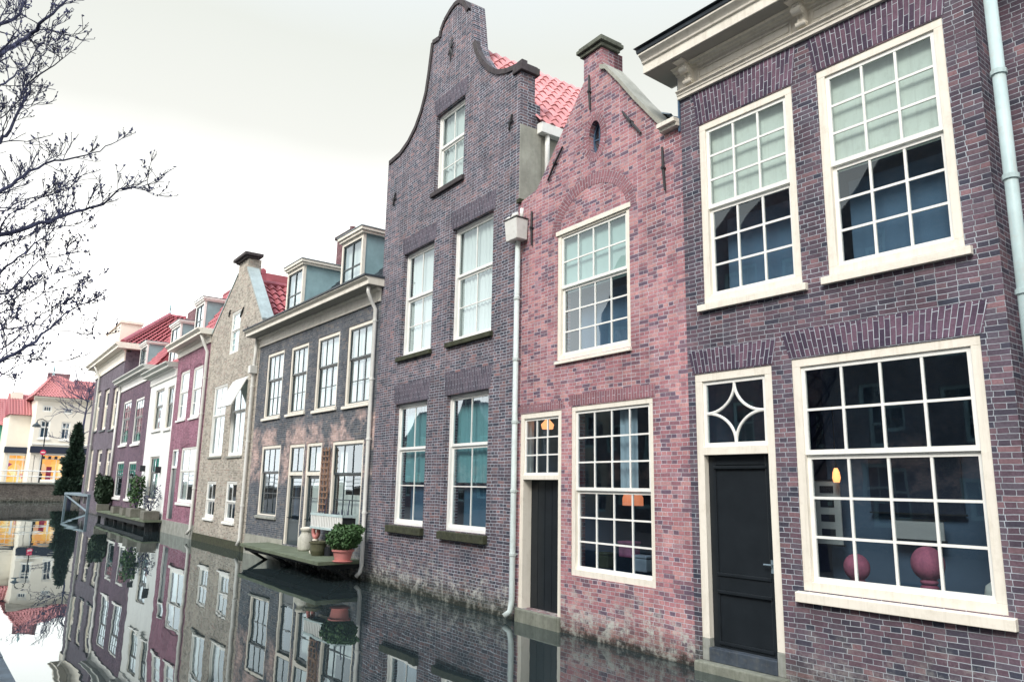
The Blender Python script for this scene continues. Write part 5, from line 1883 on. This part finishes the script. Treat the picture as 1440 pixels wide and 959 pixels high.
# trellis
ut, zt_ = H4.at(459.5, 629, -.05)
ub, zb = H4.at(450, 738, -.05)
t = empty('trellis', H4.world(ut, -.05, zb), H4.t, 'brown wooden ladder trellis on the wall beside the right green door', 'trellis')
hT = zt_-zb
mb = MB()
hwid = (H4.at(463.5, 640, -.05)[0]-H4.at(454.6, 640, -.05)[0])/2
for x in (-hwid, 0, hwid):
    mb.box(x-.02, x+.02, -.02, .01, 0, hT)
n = 13
for k in range(n):
    z = hT*(k+.5)/n
    mb.box(-hwid-.03, hwid+.03, -.035, -.0205, z-.02, z+.02)
mb.build('lattice', 'wood', t)
# vine on trellis foot
# window box
u0_, u1_ = rBw[0]-.1, rBw[1]-.05
zwb = H4.at(480, 735, -.3)[1]
t = empty('window_box', H4.world((u0_+u1_)/2, -.03, zwb-.2), H4.t, 'slatted white and teal flower box under the right window of the grey house', 'window box')
hw = (u1_-u0_)/2
mb = MB()
mb.box(-hw, hw, -.42, -.38, .34, .40)
mb.box(-hw, hw, -.42, -.38, 0, .05)
mb.box(-hw, -hw+.03, -.41, -.02, .34, .4)
mb.box(hw-.03, hw, -.41, -.02, .34, .4)
mb.build('frame', 'pipe_teal', t)
mb = MB()
k = -hw+.05
while k < hw-.05:
    mb.box(k, k+.05, -.415, -.385, .051, .339)
    k += .1
mb.build('slats', 'white', t)
MB().box(-hw+.03, hw-.03, -.37, -.04, .02, .32).build('trough', 'darkunder', t)
mb = MB()
for k in range(40):
    x = random.uniform(-hw, hw)
    y = random.uniform(-.35, -.08)
    mb.tube([(x, y, .3), (x+random.uniform(-.08, .08), y+random.uniform(-.05, .05), .4+random.random()*.14)], [.008, .003], 4)
for x in (-hw*.62, hw*.8):
    mb.tube([(x, -.2, .3), (x+.1, -.2, .75)], .014, 5)
mb.build('dry_stems', 'bark', t)

# plants on the long deck
for (px, py, rx, rz, n, lab) in ((144, 716, 1.0, 1.25, 1500, 'dense round dark shrub in a planter at the far end of the deck'),):
    P = H0.world(H0.at(px, py, -dy*.55)[0], -dy*.55, dz)
    hh = H0.at(px, 668, -dy*.55)[1]-dz
    rr_ = pxw(P, 27)/2
    shrub(P, lab, rr_*.95, hh*.44, 'planterwood', .42, hh*.17, n*2, .17, 'leafmid', square=True, name='planter_shrub')
P = H0.world(H0.at(190, 722, -dy*.55)[0], -dy*.55, dz)
shrub(P, 'straggly green climber in a planter before the white and brown seam', .4, .85, 'planterwood', .42, .42, 460, .14, 'leaf', square=True, name='planter_shrub')
P = H0.world(H0.at(210, 726, -dy*.5)[0], -dy*.5, dz)
t = shrub(P, 'sparse twiggy shrub in a planter in front of the white house', .55, .6, 'planterwood', .42, .4, 150, .09, 'bark', square=True, name='planter_shrub')
for k, (px, lab) in enumerate(((163, 'empty grey planter between the dark shrub and the climber'), (176, 'second empty grey planter, nearer the climber'))):
    P = H0.world(H0.at(px, 720, -dy*.6)[0], -dy*.6, dz)
    t = empty('planter', P, H0.t, lab, 'planter', 'empty planters on the long deck')
    MB().box(-.45, .45, -.22, .22, 0, .36).build('box', 'planterwood', t, bevel=.02)
    MB().box(-.41, .41, -.18, .18, .361, .37).build('soil', 'mud', t)

# conifer and small bare tree beside the farthest house
P = on_plane(104, 660, HF.o+HF.n*1.0, HF.n)
cz0, czt = 1.2, on_plane(112, 592, HF.o+HF.n*1.0, HF.n).z
P = atX(103, 660, BX+6)
top = atX(113, 597, BX+6).z
bot = .8
t = empty('conifer_tree', (P.x, P.y, bot), 0, 'dark green conifer standing beside the farthest house of the row', 'tree')
MB().tube([(0, 0, -2), (0, 0, (top-bot)*.9)], [.22, .05], 8).build('trunk', 'bark', t)
mb = MB()
ht = top-bot
rw = pxw(P, 36)/2
for _ in range(9000):
    f_ = 1-math.sqrt(random.random()) if random.random() < .75 else random.random()
    z = ht*f_
    env = rw*min(1, (1-f_)*1.25)**.8*(.82+.2*math.sin(f_*17)+.12*math.sin(f_*41+1))
    rr_ = env*random.random()**.45
    a = random.uniform(0, 2*PI)
    p = Vector((rr_*math.cos(a), rr_*math.sin(a), z))
    d1 = (Vector((math.cos(a), math.sin(a), 0))*.7+Vector((random.gauss(0, .5), random.gauss(0, .5), random.uniform(-.2, 1)))).normalized()
    d2 = Vector((random.gauss(0, 1), random.gauss(0, 1), random.gauss(0, 1))).cross(d1).normalized()
    s_z = random.uniform(.2, .5)
    mb.face([p-d2*s_z*.35, p+d1*s_z, p+d2*s_z*.35])
mb.build('crown', 'leafdark', t)


def grow(mb, p, d, r, depth, length, buds, spread=.55, up=.25, segs=4, minr=.0035):
    pts, rads = [p.copy()], [r]
    for k in range(segs):
        d = (d+Vector((random.gauss(0, .14), random.gauss(0, .14), random.gauss(0, .12)+up*.12))).normalized()
        p = p+d*(length/segs)
        pts.append(p.copy())
        rads.append(max(minr, r*(1-.6*(k+1)/segs)))
    mb.tube(pts, rads, 5 if r > .012 else 3, False)
    if depth > 0:
        nb = random.randint(3, 5)
        for k in range(nb):
            i = random.randint(1, len(pts)-1)
            dd = (d+Vector((random.gauss(0, spread), random.gauss(0, spread), random.gauss(0, spread)+up))).normalized()
            grow(mb, pts[i], dd, max(minr, rads[i]*.6), depth-1, length*random.uniform(.45, .7), buds, spread, up, max(2, segs-1), minr)
    elif buds is not None:
        for q in pts[1:]:
            if random.random() < .5:
                s = random.uniform(.010, .026)
                o = q+Vector((random.gauss(0, .004), random.gauss(0, .004), .012))
                buds.append((o, s))


def budmesh(mb, buds):
    for o, s in buds:
        a = Vector((random.gauss(0, 1), random.gauss(0, 1), random.gauss(0, 1)+1)).normalized()
        b2 = a.orthogonal().normalized()
        c = a.cross(b2)
        k = len(mb.v)
        mb.v += [tuple(o-a*s), tuple(o+b2*s*.5), tuple(o+c*s*.5), tuple(o-(b2+c)*s*.4), tuple(o+a*s*1.3)]
        for q in ((0, 2, 1), (0, 3, 2), (0, 1, 3), (4, 1, 2), (4, 2, 3), (4, 3, 1)):
            mb.f.append(tuple(k+i for i in q))
            mb.uv.append(None)


# small bare tree (far)
X_ = BX-4
base = atX(112, 690, X_)
t = empty('bare_tree', (base.x, base.y, 1.5), 0, 'small leafless tree in front of the pale house beyond the bridge', 'tree')
mb = MB()
tp = atX(127, 545, X_)
o = Vector((0, 0, 0))
p1 = atX(117, 600, X_)-Vector((base.x, base.y, 1.5))
p2 = tp-Vector((base.x, base.y, 1.5))
mb.tube([o, p1*.5, p1, p1.lerp(p2, .5), p2], [.2, .16, .12, .07, .03], 8)
mb.build('trunk', 'bark', t)
mb = MB()
for k in range(22):
    f_ = random.uniform(0, 1)
    s0 = p1.lerp(p2, f_)*1 if f_ > .25 else (p1*.6).lerp(p1, f_*4)
    a = random.uniform(0, 2*PI)
    grow(mb, s0, Vector((math.cos(a)*.6, math.sin(a), .35)), .05, 2, random.uniform(2.2, 4.0), None, .5, .25, 4, .018)
mb.build('crown', 'bark', t)

# big bare tree at the left, trunk just outside the frame on our quay
TX, TY = -10.2, -.55
t = empty('bare_tree', (TX, TY, .45), 0, 'large leafless tree reaching in from the left over the canal', 'tree')
T0 = Vector((TX, TY, .45))
mb = MB()
mb.tube([(0, 0, -.1), (.03, .02, 1.0), (-.05, -.05, 2.6), (.02, .0, 4.2), (-.05, -.1, 6.0), (.05, -.05, 8.0), (0, -.1, 10.5)], [.30, .24, .2, .17, .13, .09, .03], 12)
mb.build('trunk', 'bark', t)
limbs = [  # (px path, depth X at each, start radius)
    ([(-15, 40), (0, 34), (28, 20), (40, -10), (52, -60)], -8.6, .035),
    ([(-30, 95), (0, 77), (18, 66), (44, 47), (62, 28), (92, 2), (112, -22)], -8.4, .042),
    ([(-20, 215), (0, 201), (14, 184), (30, 150), (42, 116), (70, 96), (88, 82)], -8.8, .028),
    ([(-25, 290), (5, 266), (32, 249), (62, 231), (105, 222), (130, 215), (157, 203)], -8.7, .026),
    ([(-40, 345), (0, 330), (40, 320), (80, 306), (120, 295), (145, 288), (168, 266), (207, 260)], -8.9, .034),
    ([(-20, 400), (0, 384), (25, 362), (60, 335), (80, 318)], -9.0, .022),
    ([(-20, 420), (10, 412), (60, 362), (108, 354)], -9.3, .018),
    ([(-30, 520), (0, 508), (30, 492), (58, 470), (90, 442), (126, 424)], -8.9, .032),
    ([(-25, 480), (5, 462), (45, 456), (80, 465), (130, 470)], -9.6, .018),
    ([(-20, 440), (20, 420), (60, 392), (100, 378)], -10, .018),
    ([(-20, 540), (15, 520), (45, 505), (85, 508)], -9.8, .014),
    ([(-20, 300), (10, 296), (40, 280), (70, 275), (110, 250)], -9.4, .014),
    ([(-20, 355), (20, 338), (60, 322), (95, 318)], -9.7, .014),
    ([(-20, 450), (20, 436), (50, 420), (90, 405)], -9.2, .014),
    ([(-20, 500), (20, 480), (60, 440), (100, 420)], -9.5, .014),
    ([(-20, 170), (10, 160), (30, 140), (38, 110)], -9.1, .012),
    ([(0, 120), (20, 108), (40, 92), (62, 60), (75, 30)], -8.2, .014),
]
mb = MB()
buds = []
for path, X0, r in limbs:
    pts = []
    for i, (px, py) in enumerate(path):
        X = X0+math.sin(i*1.3+X0*5)*.12*i*.5
        pts.append(atX(px, py, X)-T0)
    # root on trunk
    root = Vector((0, 0, max(1.6, pts[0].z-1.0)))
    # smooth subdivide
    full = [root, root.lerp(pts[0], .55)+Vector((0, 0, -.05))]+pts
    fine = []
    for i in range(len(full)-1):
        for k in range(3):
            q = full[i].lerp(full[i+1], k/3)
            if k and i > 0:
                q = q+Vector((random.gauss(0, .012), random.gauss(0, .012), random.gauss(0, .012)))
            fine.append(q)
    fine.append(full[-1])
    n = len(fine)
    rads = [max(.005, r*1.1*(1-.88*(i/(n-1))**.8)) for i in range(n)]
    mb.tube(fine, rads, 8, False)
    for i in range(5, n):
        for _ in range(2 if i < n-2 else 3):
            if random.random() < .52:
                d = (fine[min(i+1, n-1)]-fine[i-1]).normalized()
                dd = (d*.7+Vector((random.gauss(0, .5), random.gauss(0, .55), random.gauss(0, .5)+.35))).normalized()
                grow(mb, fine[i], dd, max(.005, rads[i]*.42), 2 if random.random() < .3 else 1, random.uniform(.2, .46)*(1-.35*i/n), buds, .42, .3, 4, .0032)
mb.build('branches', 'bark', t)
mb = MB()
budmesh(mb, buds)
mb.build('buds', 'bud', t)

# =================================================================== houses on our side (seen only as reflections)
xs = [-62, -54, -47.5, -41, -34, -28, -21.5, -15.5, -9, -2.5, 4, 10.5]
hts = [5.5, 6.0, 5.8, 6.6, 13.0, 12.8, 13.6, 13.2, 14.4, 13.6, 13.8, 13]
kinds = ['b_far', 'b_grey', 'b_dark', 'render', 'b_grey', 'b_far', 'b_dark', 'b_grey', 'b_right', 'b_far', 'b_dark']
for i in range(len(xs)-1):
    wd = xs[i+1]-xs[i]
    hE = hts[i]
    wo = House((xs[i+1], -12.2), 180, 'gabled house on the near quay, seen only mirrored in windows and water', 'quay_house', 'house')
    wo.root['group'] = 'houses on the near quay'
    for fl in range(4 if hE > 9 else 2):
        for k in range(2 if wd < 6.8 else 3):
            nW = 2 if wd < 6.8 else 3
            ww = 1.2
            uu = wd*(k+.5)/nW
            zz = .45+.9+fl*3.0
            wo.window(None, rect=(uu-ww/2, uu+ww/2, zz, zz+1.9), set=.06, cols=2, rt=1, rb=1, cas=.1, mc='zinc', ms='zinc')
    gz = hE+wd*(.36+.12*(i % 3))
    wo.wall([(0.01, .3), (wd-.01, .3), (wd-.01, hE), (wd*.5+.5, gz), (wd*.5-.5, gz), (0.01, hE)], kinds[i])
    MB().prism([(0.02, .3, .5), (wd-.02, .3, .5), (wd-.02, .3, hE), (wd*.5, .3, gz-.1), (0.02, .3, hE)], [(0.02, 8, .5), (wd-.02, 8, .5), (wd-.02, 8, hE), (wd*.5, 8, gz-.1), (0.02, 8, hE)]).build('roof', 'slate', wo.root)

# =================================================================== light
w = bpy.data.worlds.new('World')
S.world = w
w.use_nodes = True
nt = w.node_tree
bg = nt.nodes['Background']
sky = nt.nodes.new('ShaderNodeTexSky')
sky.sky_type = 'NISHITA'
sky.sun_disc = False
SE, SA = R(42), R(160)
sky.sun_elevation = SE
sky.sun_rotation = SA
sky.air_density = 1.2
sky.dust_density = 5
sky.ozone_density = 1
hs = nt.nodes.new('ShaderNodeHueSaturation')
hs.inputs['Saturation'].default_value = .22
nt.links.new(sky.outputs[0], hs.inputs['Color'])
tc = nt.nodes.new('ShaderNodeTexCoord')
cl = nt.nodes.new('ShaderNodeTexNoise')
cl.inputs['Scale'].default_value = 1.6
cl.inputs['Detail'].default_value = 4
nt.links.new(tc.outputs['Generated'], cl.inputs['Vector'])
# high thin overcast: a white veil over the sky, brightest low down
sxyz = nt.nodes.new('ShaderNodeSeparateXYZ')
nt.links.new(tc.outputs['Generated'], sxyz.inputs[0])
el = mathn(nt, 'ADD', sxyz.outputs[2], mathn(nt, 'MULTIPLY', mathn(nt, 'SUBTRACT', cl.outputs['Fac'], .5), .10))
VS = 16.0
veil = ramp(nt, el, [(0, (1, .98, .94)), (.20, (.80, .79, .755)), (.32, (.42, .42, .40)), (.42, (.272, .274, .256)), (.52, (.250, .258, .240)), (.60, (.26, .28, .285)), (.76, (.42, .49, .60)), (1, (.48, .56, .68))])
veil = mixc(nt, 1.0, veil, (VS, VS, VS), 'MULTIPLY')
veil.node.clamp_result = False
veil = mixc(nt, .88, hs.outputs[0], veil)
nt.links.new(veil, bg.inputs['Color'])
bg.inputs['Strength'].default_value = .10
sd = bpy.data.lights.new('sun', 'SUN')
sd.energy = 1.5
sd.angle = R(18)
sd.color = (1, .95, .88)
so = bpy.data.objects.new('sun', sd)
COL.objects.link(so)
# sun high behind the camera, to the right
dirv = Vector((math.sin(SA)*math.cos(SE), math.cos(SA)*math.cos(SE), math.sin(SE)))
so.rotation_euler = (-dirv).to_track_quat('-Z', 'Y').to_euler()
so.location = (0, -20, 30)

S.view_settings.view_transform = 'Standard'
S.view_settings.look = 'None'
S.view_settings.gamma = 1
S.view_settings.exposure = 1.17
S.render.engine = 'CYCLES'
S.cycles.max_bounces = 8
S.cycles.transparent_max_bounces = 12
S.cycles.glossy_bounces = 4
S.cycles.caustics_reflective = False
S.cycles.use_denoising = True
